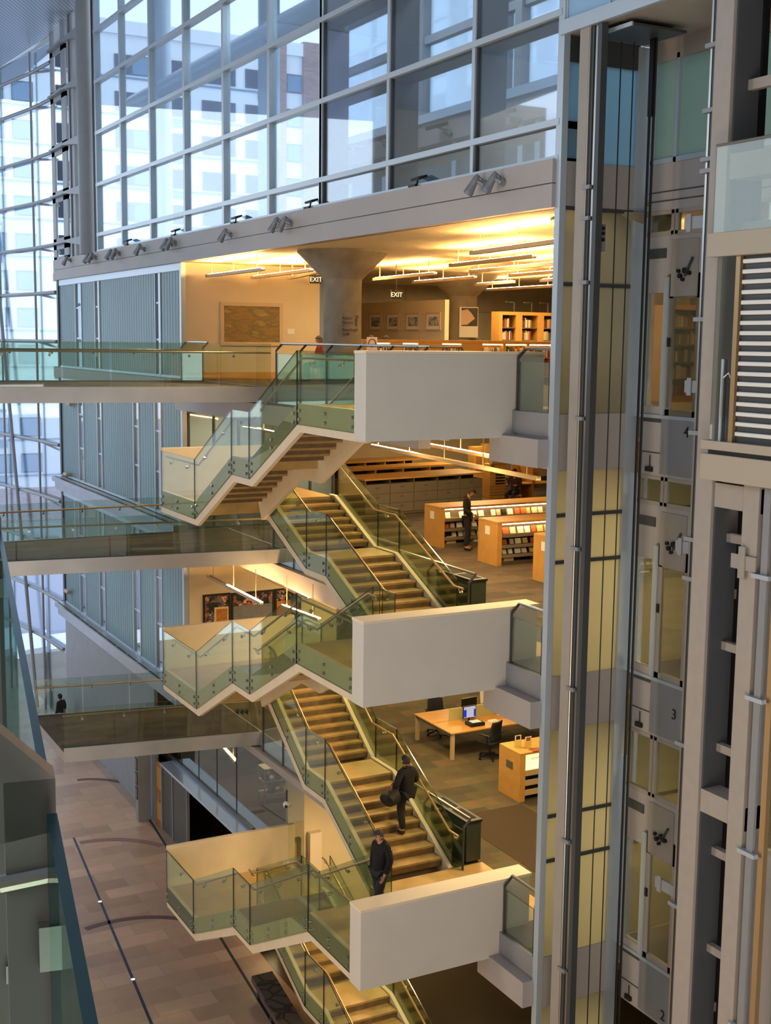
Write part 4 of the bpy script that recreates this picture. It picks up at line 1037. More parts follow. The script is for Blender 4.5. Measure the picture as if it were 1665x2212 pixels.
# rear shaft wall of frosted glass between dark transoms
zs = [(Z4+.0, Z4+3.42), (Z3, Z4-.95), (Z2, Z3-.95), (0.02, Z2-.95)]
trans = [18.2, 16.96, 13.08, 12.27, 7.74, 6.92, 2.3]
fr = MB()
for z in (Z2, Z3, Z4): fr.box(XW+.07, 14.1, YS2-.02, YS2+.05, z-.95, z+.0)
fr.box(XW+.07, 14.1, YS2-.02, YS2+.05, 18.2, 18.95)
fr.mi = 1
for z in trans: fr.box(XW+.07, 14.1, YS2-.03, YS2+.04, z-.03, z+.03)
fr.mi = 2; fr.box(14.06, 14.3, YS2-.04, YS2+.06, 0, 20.9)
fr.mi = 3; fr.box(XW+.07, 14.1, YS2-.02, YS2+.05, 20.52, 20.93)
f = struct('window_10', fr, [M_band, M_dsteel, M_alum, M_dsteel])
g = MB()
for a, b in zs: g.box(XW+.07, 14.08, YS2, YS2+.02, a, b)
g.build('frosted_glass', M_frost, f, kind='structure')
B(XW+.07, 14.08, YS2, YS2+.02, 18.95, 20.55).build('blue_glass', M_frostb, f, kind='structure')
# door wall
def wallbox(y0, y1, z0, z1, m, nm='wall_lift', x=XD, d=.1): return struct(nm, B(x, x+d, y0, y1, z0, z1), m)
YA, YBm, YC = 17.36, 16.8, 15.95       # sidelight far edge, door post, door near edge
kk2 = 71
for li, z in enumerate((Z2, Z3, Z4)):
    mb = MB(); mb.mi = 0
    mb.box(XD, XD+.1, 13.0, YA, z-1.05, z-.03)                     # spandrel
    mb.box(XD, XD+.1, 13.0, YA, z+2.98, z+3.03); mb.box(XD, XD+.1, 13.0, YA, z+2.35, z+2.98)      # head panel
    mb.box(XD, XD+.1, YBm, YA, z+2.05, z+2.35); mb.box(XD, XD+.1, YBm, YA, z, z+.14)
    mb.box(XD, XD+.1, 13.0, YC, z, z+2.35)
    mb.mi = 1; mb.box(XD-.02, XD+.1, YA, 17.46, z-.05, z+3.5); mb.box(XD-.02, XD+.08, YBm-.06, YBm+.05, z, z+2.3); mb.box(XD-.03, XD+.1, YC, YA, z-.06, z)
    mb.mi = 2; mb.box(XD-.015, XD, 15.9, YBm, z-1.0, z-.06)       # larger plate under the door
    mb.mi = 3; mb.box(XD-.01, XD, YBm, 17.34, z-.66, z-.64); mb.box(XD-.02, XD, 16.85, 17.3, z+2.62, z+2.78); mb.box(XD-.012, XD, YBm+.02, 17.3, z-.13, z-.06)
    mb.mi = 0
    struct('wall_lift_%s' % ('second','third','fourth')[li], mb, [M_band, M_alum, M_steel, M_dsteel])
    # clerestory lights above the doors
    hi = (Z3-1.05, Z4-1.05, ZC)[li]
    fr = MB()
    for y in (17.32, 16.72, 16.62, 15.6): fr.box(XD-.01, XD+.06, y-.035, y+.035, z+3.0, hi)
    fr.box(XD-.01, XD+.06, 13.0, YA, hi-.06, hi); fr.box(XD-.01, XD+.06, 13.0, YA, z+2.98, z+3.06)
    w = struct('window_%d' % (11+li), fr, M_steelw); B(XD+.02, XD+.03, 13.0, YA, z+3.0, hi).build('pane', M_gshaft, w, kind='structure')
    # sidelight and glass landing door
    w = struct('window_%d' % (14+li), B(XD+.0, XD+.06, YBm+.04, YBm+.09, z+.14, z+2.05).box(XD, XD+.06, 17.29, YA, z+.14, z+2.05), M_alum)
    B(XD+.02, XD+.03, YBm+.09, 17.29, z+.14, z+2.05).build('pane', M_gshaft, w, kind='structure')
    fr = MB(); fr.box(XD, XD+.06, YC, YC+.12, z, z+2.35); fr.box(XD, XD+.06, YBm-.16, YBm-.06, z, z+2.35); fr.box(XD, XD+.06, YC, YBm-.06, z+1.95, z+2.35); fr.box(XD, XD+.06, YC, YBm-.06, z, z+.1)
    d = struct('door_%d' % (10+li), fr, M_chrome if li == 2 else M_steelw); B(XD+.02, XD+.03, YC+.12, YBm-.16, z+.1, z+1.95).build('door_glass', M_gshaft, d, kind='structure')
    B(XD-.03, XD, YBm-.13, YBm-.08, z+1.15, z+1.3).build('door_lock', M_black, d, kind='structure')
    # door operator plate with a black gear cluster
    t = thing('door_operator', 'black gear cluster on the beige plate above the %s storey lift door' % ('second','third','fourth')[li], 'door operator', (XD-.03, 16.35, z+2.1), 'lift door operators')
    B(XD-.02, XD, YC+.1, YBm-.1, z+1.98, z+2.9).build('back_plate', M_steelw, t)
    for (dy, dz, r) in ((.0,.14,.05), (.12,.06,.04), (-.1,.1,.035), (.05,.0,.03), (.16,.14,.03)):
        MB().tube([(XD-.02, 16.33+dy, z+2.25+dz), (XD-.07, 16.33+dy, z+2.25+dz)], r, 12).build('gear_wheel', M_black, t)
    MB().bar((XD-.05, 16.33, z+2.3), (XD-.05, 16.15, z+2.6), .03).build('arm', M_dsteel, t)
    t = thing('floor_number', 'black numeral %d marking the %s storey lift sill' % (li+2, ('second','third','fourth')[li]), 'numeral', (XD-.02, 16.2, z-.25))
    pn = pX(*((1430,2193), (1455,1543), (1482,933))[li], XD-.02)
    text(str(li+2), 'numeral', M_black, t, (XD-.022, pn.y+.06, pn.z-.09), .26, (PI/2,0,-PI/2))
    # conduit clip on the spandrel
    t = thing('sill_switch', 'small black switch box on the spandrel below the %s storey lift door' % ('second','third','fourth')[li], 'switch', (XD-.04, 17.1, z-.95))
    B(XD-.05, XD, 16.98, 17.14, z-.98, z-.9).build('case', M_black, t); MB().tube([(XD-.02, 17.05, z-.9), (XD-.02, 17.05, z-.7)], .01, 6).build('conduit', M_black, t)
# upper wall above the top doors
struct('wall_lift_upper', B(XD, XD+.1, 13.0, YA, ZC, 18.97), M_band)
struct('trim_75', B(XD-.01, XD, 13.0, YA, 18.35, 18.37).box(XD-.01, XD, 13.0, YA, 18.5, 18.52), M_dsteel)
fr = MB()
for y in (17.3, 16.72, 15.55, 14.4): fr.box(XD-.03, XD+.06, y-.035, y+.035, 18.97, 20.7)
fr.box(XD-.03, XD+.06, 13, YA, 18.97, 19.05); fr.mi = 1; fr.box(XD-.03, XD+.06, 13, YA, 20.62, 20.93)
w = struct('window_17', fr, [M_alum, M_steelw]); B(XD+.02, XD+.03, 13, YA, 19, 20.65).build('green_frosted_glass', channel('green_frosted', 'a2b8b2', 'c8dcd6', .6), w, kind='structure')
# soffit over the shaft and the light panel front above it
struct('ceiling_shaft', B(XW-.02, 14.4, 9.5, 17.5, 20.93, 21.05), M_steelw)
struct('trim_76', B(XW-.1, XW-.02, 9.5, 17.5, 20.9, 21.12), M_alum)
fr = MB()
for y in (17.4, 16.3, 15.2, 14.1, 13.0): fr.box(XW-.03, XW+.03, y-.02, y+.02, 21.1, 26)
w = struct('window_18', fr, M_alum); B(XW-.01, XW+.01, 9.5, 17.4, 21.1, 26).build('pale_blue_glass', M_frostb2, w, kind='structure')
# guide column, rails and ropes of the near shaft
cl = thing('lift_guide_column', 'beige steel guide column with dark rails nearest the white mullion', 'guide column', (12.7, 16.6, 0))
B(12.5, 12.72, 16.76, 17.0, 0, 20.9).build('post', M_steelw, cl)
B(12.52, 12.6, 16.66, 16.72, 0, 20.9).build('rail_channel', M_dsteel, cl); B(12.54, 12.56, 16.58, 16.64, 0, 20.9).build('rail_blade', M_chrome, cl); B(12.5, 12.62, 16.44, 16.54, 0, 20.9).build('rail_channel', M_dsteel, cl)
MB().tube([(12.5,16.73,0), (12.5,16.73,20.9)], .012, 6).build('conduit', M_chrome, cl)
for py in (405, 472, 610, 905, 1190, 1500, 1840, 2130):
    z = pX(1262, py, 12.5).z
    B(12.47, 12.52, 16.6, 16.8, z-.03, z+.03).build('clamp', M_steel, cl)
for px, X in ((1335, 13.3), (1362, 13.5)):
    v = ray(px, 300); y = X*v.y/v.x
    t = MB().tube([(X, y, 0), (X, y, 20.92)], .011, 6).build('hoist_rope', M_black); tag(t, 'thin black hoist rope, the %s of two before the frosted glass' % ('left' if px < 1350 else 'right'), 'rope', 'thin hoist ropes')
v = ray(1412, 100); X = 13.6; y0 = X*v.y/v.x
for i, dy in enumerate((-.09, -.03, .04, .1)):
    t = MB().tube([(X+.02*(i % 2), y0+dy*.8, 0), (X+.02*(i % 2), y0+dy*.8, 20.9)], .014, 6).build('hoist_rope', M_black); tag(t, 'thick dark hoist rope in the bundle before the lift doors, %s from the left' % ('fourth','third','second','first')[i], 'rope', 'bundled hoist ropes')
t = thing('rope_anchor', 'black anchor plate holding the rope bundle under the shaft soffit', 'rope anchor', (X, y0, 20.5))
B(X-.2, X+.2, y0-.2, y0+.2, 20.88, 20.93).build('plate', M_black, t); B(X-.04, X+.04, y0-.05, y0+.05, 19.6, 20.88).build('socket', M_black, t)
t = thing('pulley_plate', 'dark grey plate hung below the beige shaft soffit', 'plate', (13.2, 16.4, 20.8))
B(12.75, 13.8, 16.0, 17.0, 20.8, 20.84).build('plate', M_dsteel, t); B(12.72, 12.75, 16.0, 17.0, 20.79, 20.85).build('bright_edge', M_alum, t)
for a in (12.9, 13.6): MB().tube([(a,16.5,20.84),(a,16.5,20.93)], .03).build('hanger', M_dsteel, t)
# clip on the frosted glass
t = thing('limit_switch', 'black limit switch strip by the guide column near the top', 'switch', (12.95, 16.9, 17.5)); p = pX(1300, 505, 12.9)
B(12.88, 12.95, p.y-.03, p.y+.05, p.z-.28, p.z+.15).build('case', M_steel, t); 
for dz in (-.1, 0, .08): B(12.86, 12.9, p.y-.08, p.y-.03, p.z+dz-.025, p.z+dz+.025).build('contact', M_black, t)
# big steel frame between the two shafts
st = thing('lift_steel_frame', 'tall beige steel frame of columns and rungs between the two lifts', 'steel frame', (12.6, 13.4, 0))
B(12.46, 12.95, 13.52, 13.86, 0, 31).build('column', M_beige, st, bevel=.01); B(12.52, 12.95, 13.49, 13.52, 0, 31).build('shade_plate', M_webd, st); B(12.46, 12.8, 12.6, 12.9, 0, 14.2).build('column', M_beige, st, bevel=.01)  # dark plate on the column side holds its shade as colour
B(13.1, 13.2, 13.72, 13.84, 0, 31).build('stile', M_beige, st); B(13.1, 13.2, 13.6, 13.68, 0, 31).build('dark_guide', M_black, st)
B(12.95, 13.05, 12.72, 12.84, 0, 14.2).build('stile', M_beige, st)
for z in (13.9, 9.42, 18.4): B(12.5, 12.85, 12.6 if z < 15 else 11.0, 13.5, z-.17, z+.17).build('cross_beam', M_beige, st)
for z in (13.27, 11.7, 10.18, 8.6, 7.09, 5.5, 3.9): B(12.75, 12.85, 12.8, 13.6, z-.06, z+.06).build('rung', M_beige, st)
for z in (19.5, 20.7, 17.6): B(12.75, 12.85, 11.0, 13.6, z-.07, z+.07).build('rung', M_beige, st)
for z in (16.35, 14.79): B(12.7, 12.85, 13.2, 13.66, z-.08, z+.08).build('rung', M_beige, st)
for z in (12.4, 6.0): B(13.04, 13.1, 13.6, 13.9, z-.07, z+.07).build('clamp', M_beige, st)
for z in (10.5, 19.1, 15.4):
    s = B(13.06, 13.1, 13.7, 13.86, z-.3, z+.3).build('splice_plate', M_cap, st)
    for i in range(4):
        for dy in (.03, .12): MB().tube([(13.04, 13.7+dy, z-.22+i*.145), (13.06, 13.7+dy, z-.22+i*.145)], .014, 8).build('bolt', M_dsteel, s)
# dark guide rail beside the big column
t = thing('guide_rail', 'dark guide rail with clamps running beside the big steel column', 'guide rail', (12.65, 14.05, 0))
B(12.6, 12.66, 13.98, 14.04, 0, 20.9).build('rail_blade', M_dsteel, t); B(12.6, 12.64, 14.06, 14.1, 0, 20.9).build('conduit', M_chrome, t)
for py in (100, 240, 345, 370, 690, 935, 1165, 1250, 1610, 1960):
    z = pX(1535-.034*py, py, 12.6).z; B(12.55, 12.68, 13.95, 14.16, z-.03, z+.03).build('clamp', M_steel, t)
for i, (px, py) in enumerate(((1490,482), (1490,835), (1470,1180), (1425,1908))):
    p = pX(px, py, 13.0); t = thing('rail_bracket', 'slotted steel bracket reaching toward the lift doors, %s from the top' % ('first','second','third','fourth')[i], 'bracket', p, 'slotted brackets')
    B(12.98, 13.02, 13.95, p.y+.1, p.z-.09, p.z+.09).build('arm', M_steel, t); B(12.96, 12.98, p.y-.06, p.y+.03, p.z-.13, p.z+.13).build('cross_plate', M_steel, t)
# far right guide rails
t = thing('guide_rail', 'bronze edged guide rail at the right margin beside the lower steel column', 'guide rail', (12.5, 12.35, 0))
B(12.45, 12.5, 12.38, 12.5, 0, 14.1).build('rail_blade', M_steel, t); B(12.52, 12.6, 12.24, 12.34, 0, 14.1).build('bronze_strip', M_brass, t)
for z in (12.9, 11.2, 9.0, 6.4, 4.6): B(12.4, 12.48, 12.3, 12.62, z-.03, z+.03).build('clamp', M_alum, t)
t = thing('counterweight_bracket', 'slotted bracket plate on the lower steel column at the right', 'bracket', (12.4, 12.7, 11.9)); p = pX(1605, 1215, 12.44)
B(12.42, 12.45, p.y-.25, p.y+.22, p.z-.1, p.z+.1).build('arm', M_steelw, t); B(12.4, 12.42, p.y-.06, p.y+.06, p.z-.22, p.z+.22).build('cross_plate', M_steelw, t)
# second lift car with louvred side and roof guard
cb = thing('lift_car', 'glass lift car with a pale louvred panel and beige floor beam at right', 'lift car', (12.6, 12.4, 14.2))
B(12.2, 12.34, 10.6, 13.5, 14.14, 14.5).build('floor_beam', M_carb, cb, bevel=.01); B(12.22, 12.34, 10.6, 13.52, 14.56, 14.68).build('floor_beam', M_carb, cb); B(12.25, 13.9, 10.7, 13.4, 14.5, 14.56).build('floor_gap', M_black, cb)
B(12.2, 12.36, 10.6, 13.55, 17.18, 17.5).build('roof_beam', M_carb, cb, bevel=.01); B(12.36, 13.9, 10.7, 13.45, 17.2, 17.3).build('roof', M_steelw, cb)
B(12.3, 12.32, 13.06, 13.44, 14.68, 17.18).build('glass_side', M_gshaft, cb)
B(12.28, 12.34, 12.98, 13.06, 14.68, 17.18).build('frame_post', M_brass, cb)
B(12.34, 12.36, 10.6, 12.98, 14.68, 17.18).build('dark_panel', M_dsteel, cb)
n = 18
for i in range(n):
    z = 14.8+2.3*i/(n-1); B(12.29, 12.34, 10.6, 12.95, z-.028, z+.028).build('louvre', M_white, cb, bevel=.012)
MB().tube([(12.24, 13.16, 15.0), (12.24, 13.16, 15.55), (12.28, 13.1, 15.62), (12.3, 13.08, 15.55)], .014, 8).build('pull_handle', M_chrome, cb)
B(12.27, 12.29, 13.2, 13.24, 14.68, 15.8).build('door_stile', M_alum, cb)
B(12.24, 12.26, 10.6, 13.5, 17.5, 18.66).build('roof_guard_glass', M_gstore, cb); MB().tube([(12.25, 10.6, 18.66), (12.25, 13.5, 18.66)], .02, 8).build('roof_guard_rail', M_chrome, cb)
B(12.6, 13.6, 11.2, 12.6, 17.3, 17.8).build('roof_machine', M_carpetb, cb)
B(12.9, 13.0, 13.0, 13.1, 14.0, 14.14).build('guide_shoe', M_alum, cb); B(12.9, 13.0, 12.6, 12.7, 14.0, 14.14).build('guide_shoe', M_alum, cb)
# warm twin lamp under the car
p = pX(1600, 1075, 12.9); t = thing('shaft_lamp', 'small warm twin tube lamp under the lift car', 'lamp', p)
for dz in (-.05, .05): MB().tube([(12.9, p.y-.16, p.z+dz), (12.9, p.y+.16, p.z+dz)], .03, 8).build('tube_lamp', emit('shaft_tube', 'ffc89a', 10), t)
B(12.93, 12.96, p.y-.18, p.y+.2, p.z-.1, p.z+.1).build('back_plate', M_steelw, t)
struct('wall_shaft_rear', B(14.0, 14.3, 9.0, 13.35, 0, 20.9), mat('shaft_rear', '4c4a46', .7))
# bookcases inside the library seen through the lift doors
bookcase(17.6, 19.4, 20.6, Z4, 2.0, 'maple bookcase seen through the top lift door, full of books', 5, books=1, bl='book on the %s shelf of the maple bookcase behind the top lift door')
# ================================================================ spotlights and floodlights on the upper band
XB = XW-.12
spots = [((133,566),), ((178,561),(186,560)), ((226,553),(236,552)), ((288,543),), ((345,532),(354,530)), ((470,513),), ((579,491),(597,489)), ((1003,407),(1041,402))]
nth = ['first', 'second', 'third', 'fourth', 'fifth', 'sixth', 'seventh', 'eighth']
for i, cl in enumerate(spots):
    for j, (px, py) in enumerate(cl):
        p = pX(px, py, XB-.3)
        lab = 'grey spotlight on the upper band, %s group from the far end%s' % (nth[i], '' if len(cl) == 1 else ', %s of its pair' % ('left', 'right')[j])
        t = thing('spotlight', lab, 'spotlight', (XB, p.y-.2, p.z), 'spotlights on the upper band')
        mt = Vector((XB, p.y-.22, p.z+.06)); piv = Vector((XB-.16, p.y-.14, p.z+.14))
        MB().tube([mt, mt-Vector((.05,0,0))], .075, 14).build('mount_plate', M_spot, t)
        MB().tube([mt-Vector((.04,0,0)), piv], .045, 10).build('arm', M_spot, t)
        d = Vector((-.35, .35, -.87)).normalized(); a = piv-d*.1
        h = MB().tube([a, a+d*.06, a+d*.14, a+d*.3, a+d*.32, a+d*.38], [.03,.055,.062,.08,.088,.088], 14).build('head', M_spot, t, smooth=True)
        MB().tube([a+d*.375, a+d*.385], .07, 14).build('lens', M_blk2, h)
        MB().tube([piv+Vector((0,0,.03)), piv+Vector((.02,-.03,.1)), mt+Vector((-.02,0,.05))], .008, 6).build('cable', M_black, t)
fl = [(903,400), (672,447), (511,485), (380,511), (277,527)]
for i, (px, py) in enumerate(fl):
    p = pX(px, py, XB+.06); zb = 18.98
    t = thing('floodlight', 'flat black floodlight on top of the upper band, %s from the lift end' % nth[i], 'floodlight', (XB+.06, p.y, zb), 'floodlights on the upper band')
    B(XB, XB+.1, p.y+.02, p.y+.3, zb, zb+.05).build('base', M_black, t)
    MB().obox((XB+.02, p.y-.1, zb+.15), (.2, .34, .05), ry=-.35).build('housing', M_black, t, bevel=.008)
    MB().bar((XB+.05, p.y+.05, zb+.04), (XB+.03, p.y-.05, zb+.14), .03).build('bracket', M_black, t)
# bits on the channel wall
for px, py, lab in ((150, 873, 'small beige lamp on the dark post under the topmost footbridge'), (143, 1025, 'small pipe lamp at the far end of the third storey ledge'), (145, 1278, 'twin beige lamp on the dark post above the second storey ledge')):
    p = pX(px, py, XW-.15); t = thing('post_lamp', lab, 'lamp', p)
    MB().tube([p+Vector((.1,0,0)), p], .03).build('arm', M_dsteel, t); MB().tube([p+Vector((0,.25,0)), p+Vector((0,-.25,0))], .08, 12).build('head', M_pend, t)
# reflections in the tinted panes, built as a solid gallery with band, lamps and window
XR = 17.2; YR = 36.2
zb0 = pX(1000, 296, XR-.2).z; zb1 = pX(1000, 244, XR-.2).z
struct('wall_reflected_gallery', B(XR, XR+.15, 12, YR, 18.5, zb0), M_chan2)
fr = MB()
for y in (34.5, 32.4, 31.6, 28.6, 25.6, 24.9, 22.0, 19.2): fr.box(XR-.02, XR+.02, y-.1, y+.1, 18.5, zb0)
struct('trim_82', fr, M_alum)
struct('trim_80', B(XR-.25, XR, 12, YR, zb0, zb1), M_band2)
struct('trim_81', B(XR-.3, XR-.2, 12, YR, zb1, zb1+.22), M_alum)
fr = MB()
for y in (35.9, 30.9, 30.2, 26.3, 25.6, 21.6, 21.2, 17.2): fr.box(XR-.15, XR+.1, y-.14, y+.14, zb1+.2, 31)
fr.box(XR-.1, XR+.1, 12, YR, zb1+2.05, zb1+2.25)
fr.mi = 1; fr.box(XR-.05, XR+.1, 12, YR, 25.0, 31)
w = struct('window_19', fr, [M_steel, M_dsteel])
B(XR, XR+.02, 12, YR, zb1+.2, 25.0).build('reflected_pane', M_gcurt, w, kind='structure')
for i, (px, py, k) in enumerate(((752,322,0), (770,321,0), (815,300,1), (885,294,0), (943,272,1), (1087,244,1))):
    p = pX(px, py, XR-.5)
    if k == 0:
        t = thing('spotlight', 'mirrored grey spotlight built behind the tinted panes, %s from the left' % nth[i], 'spotlight', p, 'mirrored lamps behind the tinted panes')
        MB().tube([p+Vector((.2,0,.05)), p+Vector((0,0,.05))], .05).build('arm', M_spot, t); MB().tube([p+Vector((0,.05,.12)), p+Vector((-.05,.1,-.15))], .085, 12).build('head', M_spot, t)
    else:
        t = thing('floodlight', 'mirrored black floodlight built behind the tinted panes, %s from the left' % nth[i], 'floodlight', p, 'mirrored lamps behind the tinted panes')
        MB().obox(p, (.35, .6, .1), ry=-.3).build('housing', M_black, t, bevel=.02); MB().bar(p+Vector((0,-.1,-.05)), p+Vector((.25,-.25,-.2)), .06).build('arm', M_spot, t); MB().tube([p+Vector((.1,-.2,-.15)), p+Vector((.2,-.35,-.25))], .07).build('ballast', M_dsteel, t)
# ================================================================ curved glass wall, end frame, roof, street and the apartment block
GL = [(12.55,51.4), (12.35,54.0), (11.75,58.0), (10.6,62.5), (8.8,67.0), (6.0,71.0)]
tz = [26.57, 25.18, 23.17, 21.4, 19.6, 17.75, 15.8, 13.8, 11.65, 9.35, 7.3, 5.2, 3.2]
fr = MB()
for z in tz:
    fr.tube([(x,y,z) for x,y in GL], .075, 8)
    fr.tube([(GL[1][0],GL[1][1],z), (12.75,51.4,z-.28)], .05, 6)
for i, (x,y) in enumerate(GL[1:], 1):
    fr.tube([(x,y,27.4), (x,y,-.5)], .05, 8)
    fr.tube([(x+.25,y,27.4), (x+.25,y,-.5)], .03, 6)
fr.tube([(11.6,58.6,21), (12.1,54.5,0)], .08, 8)
w = struct('window_20', fr, M_steel)
g = MB()
for a, b in zip(GL[:-1], GL[1:]):
    g.prism([(a[0]+.1,a[1],-.2), (b[0]+.1,b[1],-.2), (b[0]+.1,b[1],27.4), (a[0]+.1,a[1],27.4)], (.02,.02,0))
g.build('curved_glass', M_gcurt, w, kind='structure')
# end frame: slotted fins, shelf plates and a round column standing on the band
ef = MB()
def fin(y, w_, z0, z1, slots):
    y0, y1 = y-w_/2, y+w_/2
    ef.box(XW-.02, XW+.05, y0, y0+w_*.28, z0, z1); ef.box(XW-.02, XW+.05, y1-w_*.2, y1, z0, z1)
    for z in slots: ef.box(XW-.02, XW+.05, y0, y1, z-.22, z+.2)
slots = [18.9, 19.6, 21.4, 23.17, 25.18, 26.9]
fin(50.3, 2.3, 18.6, 27.7, slots)
for y in (48.6, 48.0): ef.box(XW-.05, XW+.15, y-.1, y+.1, 18.9, 27.7)
ef.box(XW+.0, XW+.05, 48.0, 48.6, 18.9, 27.7)
for z in slots[1:]:
    ef.box(XW-.2, XW+.25, 46.6, 51.2, z-.05, z+.03); ef.prism([(XW-.2,46.6,z-.05), (XW-.2,49,z-.05), (XW-.2,46.6,z-.3)], (.2,0,0))
struct('column_end_frame', ef, M_steel)
struct('column_round', MB().lathe([(.33,0),(.33,9)], (XW-.05, 46.15, 18.95), 28), M_steel, smooth=True)
struct('trim_90', B(XW-.02, XW+.06, 45.16, 45.5, 18.95, 27.7), M_black)
# steel beam behind the clerestory
a = pX(300,222,14.2); b = pX(585,40,14.2)
struct('beam', MB().tube([(14.2,46,a.z), (14.2,27.6,a.z)], .34, 20), M_alum, smooth=True)
for y in (42.8, 33.6): struct('column', MB().lathe([(.3,18.9),(.3,31)], (14.2,y,0), 20), M_alum, smooth=True)
# roof over the hall with the grooved soffit at the glass
struct('ceiling_soffit', MB().prism([(12.6,51.5,27.62), (12.35,54,27.55), (11.75,58,27.3), (10.6,62.5,27.0), (-10,58,27.0), (-10,46,27.6), (12.6,45.5,27.8)], (0,0,.1)), M_groove)
struct('ceiling_roof', B(-14, 12.6, -8, 46, 27.75, 28.0), M_roofm)
struct('roof_overhang', MB().prism([(12.6,51.5,27.6), (12.45,54,27.5), (11.85,58,27.25), (10.7,62.5,26.95), (11.6,63,26.95), (13.0,58,27.3), (13.4,51.5,27.7), (13.2,48,28.0), (12.6,48,28.0)], (0,0,.15)), M_roofm)
struct('roof_slab', B(12.6, 40, 2, 27.4, 31, 31.3), M_roofm)
# enclosing walls behind and left of the viewer
struct('wall_left', B(-14.2, -14, -8, 56, 0, 20), M_roomw); struct('wall_back', B(-14, 14.3, -8.2, -8, 0, 28), M_roomw)
struct('wall_right', B(14.3, 14.5, -8, 9, 0, 28), M_roomw); struct('wall_left_end', B(-14, -4, 56, 56.2, 0, 28), M_roomw)
# street
struct('ground', B(-150, 220, 72, 260, -1.2, -1.0).box(XW+.3, 220, 52, 72, -1.2, -1.0), M_street)
for i, (px, py, c) in enumerate(((100,1135,'4a5560'), (60,1120,'8a94a0'))):
    p = pY(px, py, 100); t = thing('parked_car', ('dark','silver')[i]+' car parked in the street beyond the curved glass', 'car', (p.x, 100, -1.0))
    m = mat('car_paint_%d' % i, c, .3)
    MB().prism([(p.x-2.1,99.2,-.7), (p.x+2.1,99.2,-.7), (p.x+2.1,99.2,-.1), (p.x+1.2,99.2,.05), (p.x+.7,99.2,.5), (p.x-.9,99.2,.5), (p.x-1.5,99.2,.0), (p.x-2.1,99.2,-.15)], (0,1.7,0)).build('body', m, t, bevel=.05)
    MB().prism([(p.x+1.0,99.18,.03), (p.x+.6,99.18,.42), (p.x-.8,99.18,.42), (p.x-1.25,99.18,.03)], (0,.02,0)).build('side_window', M_win, t)
    for dx in (-1.3, 1.3): MB().tube([(p.x+dx,99.15,-.68), (p.x+dx,99.4,-.68)], .32, 16).build('wheel', M_black, t)
# apartment block
YF_ = 118.0
bt = thing('apartment_building', 'white apartment block with dark banded windows beyond the glass', 'building', (40, YF_, -1))
B(20, 57, YF_, YF_+14, 2.2, 44.2).build('wall', M_facade, bt); B(19.8, 57.2, YF_-.3, YF_+14, 43.4, 44.6).build('parapet', M_facade, bt)
B(20, 57, YF_-.2, YF_+14, -1, 2.2).build('base', M_brick, bt)
for a, b in ((18.6, 20.9), (50.4, 51.6), (53.4, 55.2)):
    B(a, b, YF_-.35, YF_+1, -1, 44.8).build('brick_pier', M_brick, bt)
cols = [(21.4, 24.6), (25.3, 27.2), (29.2, 33.2), (34.6, 37.8), (38.6, 41.6), (43.0, 46.4), (47.4, 50.2), (51.7, 53.3)]
nf = 12
ys = [3.6+i*3.3 for i in range(nf)]
for fi, z in enumerate(ys):
    B(20.9, 50.4, YF_-.12, YF_, z-.35, z-.2).build('floor_joint', M_winl, bt)
    for ci, (a, b) in enumerate(cols):
        f = B(a, b, YF_-.1, YF_-.02, z, z+1.75).build('window', M_wfr, bt)
        p = MB(); n = 2 if b-a > 2.4 else 1
        for q in range(n):
            u = lerp(a, b, q/n)+.1; v = lerp(a, b, (q+1)/n)-.1
            p.mi = (fi*3+ci*5+q*2) % 3 // 2; p.box(u, v, YF_-.14, YF_-.1, z+.1, z+1.62)
        p.build('pane', [M_win, M_winl], f)
        if ci in (0, 2, 4, 6) and fi % 1 == 0: B(b-1.5, b-.5, YF_-.25, YF_, z-.95, z-.4).build('air_conditioner', M_winl, f)
# ================================================================ the guard rail at the viewer's left elbow
u = Vector((.275, 1.58, 0)).normalized(); nin = Vector((-u.y, u.x, 0))
def fgp(y): return Vector((.135+(y-.5)*.275/1.58, y, 0))
t = thing('guard_rail', 'close guard rail with slanted steel arms at the lower left edge', 'railing', (*fgp(1.2)[:2], Z4), 'floor edge guards')
for y in (.80, 2.02, 3.3):
    p = fgp(y); zt_ = 15.72
    MB().prism([p+u*.012+Vector((0,0,Z4-.4)), p-u*.012+Vector((0,0,Z4-.4)), p-u*.012+Vector((0,0,zt_)), p+u*.012+Vector((0,0,zt_))], nin*.032).build('post', M_steelw, t)
    q = [p+Vector((0,0,zt_-.035)), p+nin*.034+Vector((0,0,zt_-.04)), p+nin*.24+Vector((0,0,zt_+.148)), p+nin*.24+Vector((0,0,zt_+.18)), p+nin*.18+Vector((0,0,zt_+.18)), p+Vector((0,0,zt_+.0))]
    MB().prism([v-u*.012 for v in q], u*.024).build('arm', M_armst, t)
    MB().tube([p-u*.014-nin*.004+Vector((0,0,zt_-.062)), p-u*.014+nin*.036+Vector((0,0,zt_-.066))], .006, 10).build('clamp_pin', M_chrome, t)
    for dz in (-.11, -.75): MB().obox(p+nin*.006-u*.016+Vector((0,0,zt_+dz)), (.012, .014, .03), math.atan2(u.y, u.x)).build('glass_clamp', M_chrome, t)
M_gfg = glass('near_glass', (.55,.74,.70), .05, .4)
M_gtop = mat('near_glass_edge', '1f4d55', .25)
for a, b in ((.2, .78), (.83, 2.0), (2.05, 3.27)):
    p = fgp(a); q = fgp(b)
    MB().prism([p+Vector((0,0,Z4-.36)), q+Vector((0,0,Z4-.36)), q+Vector((0,0,15.70)), p+Vector((0,0,15.70))], nin*.0065, 1).build('glass_panel', [M_gfg, M_gtop], t)
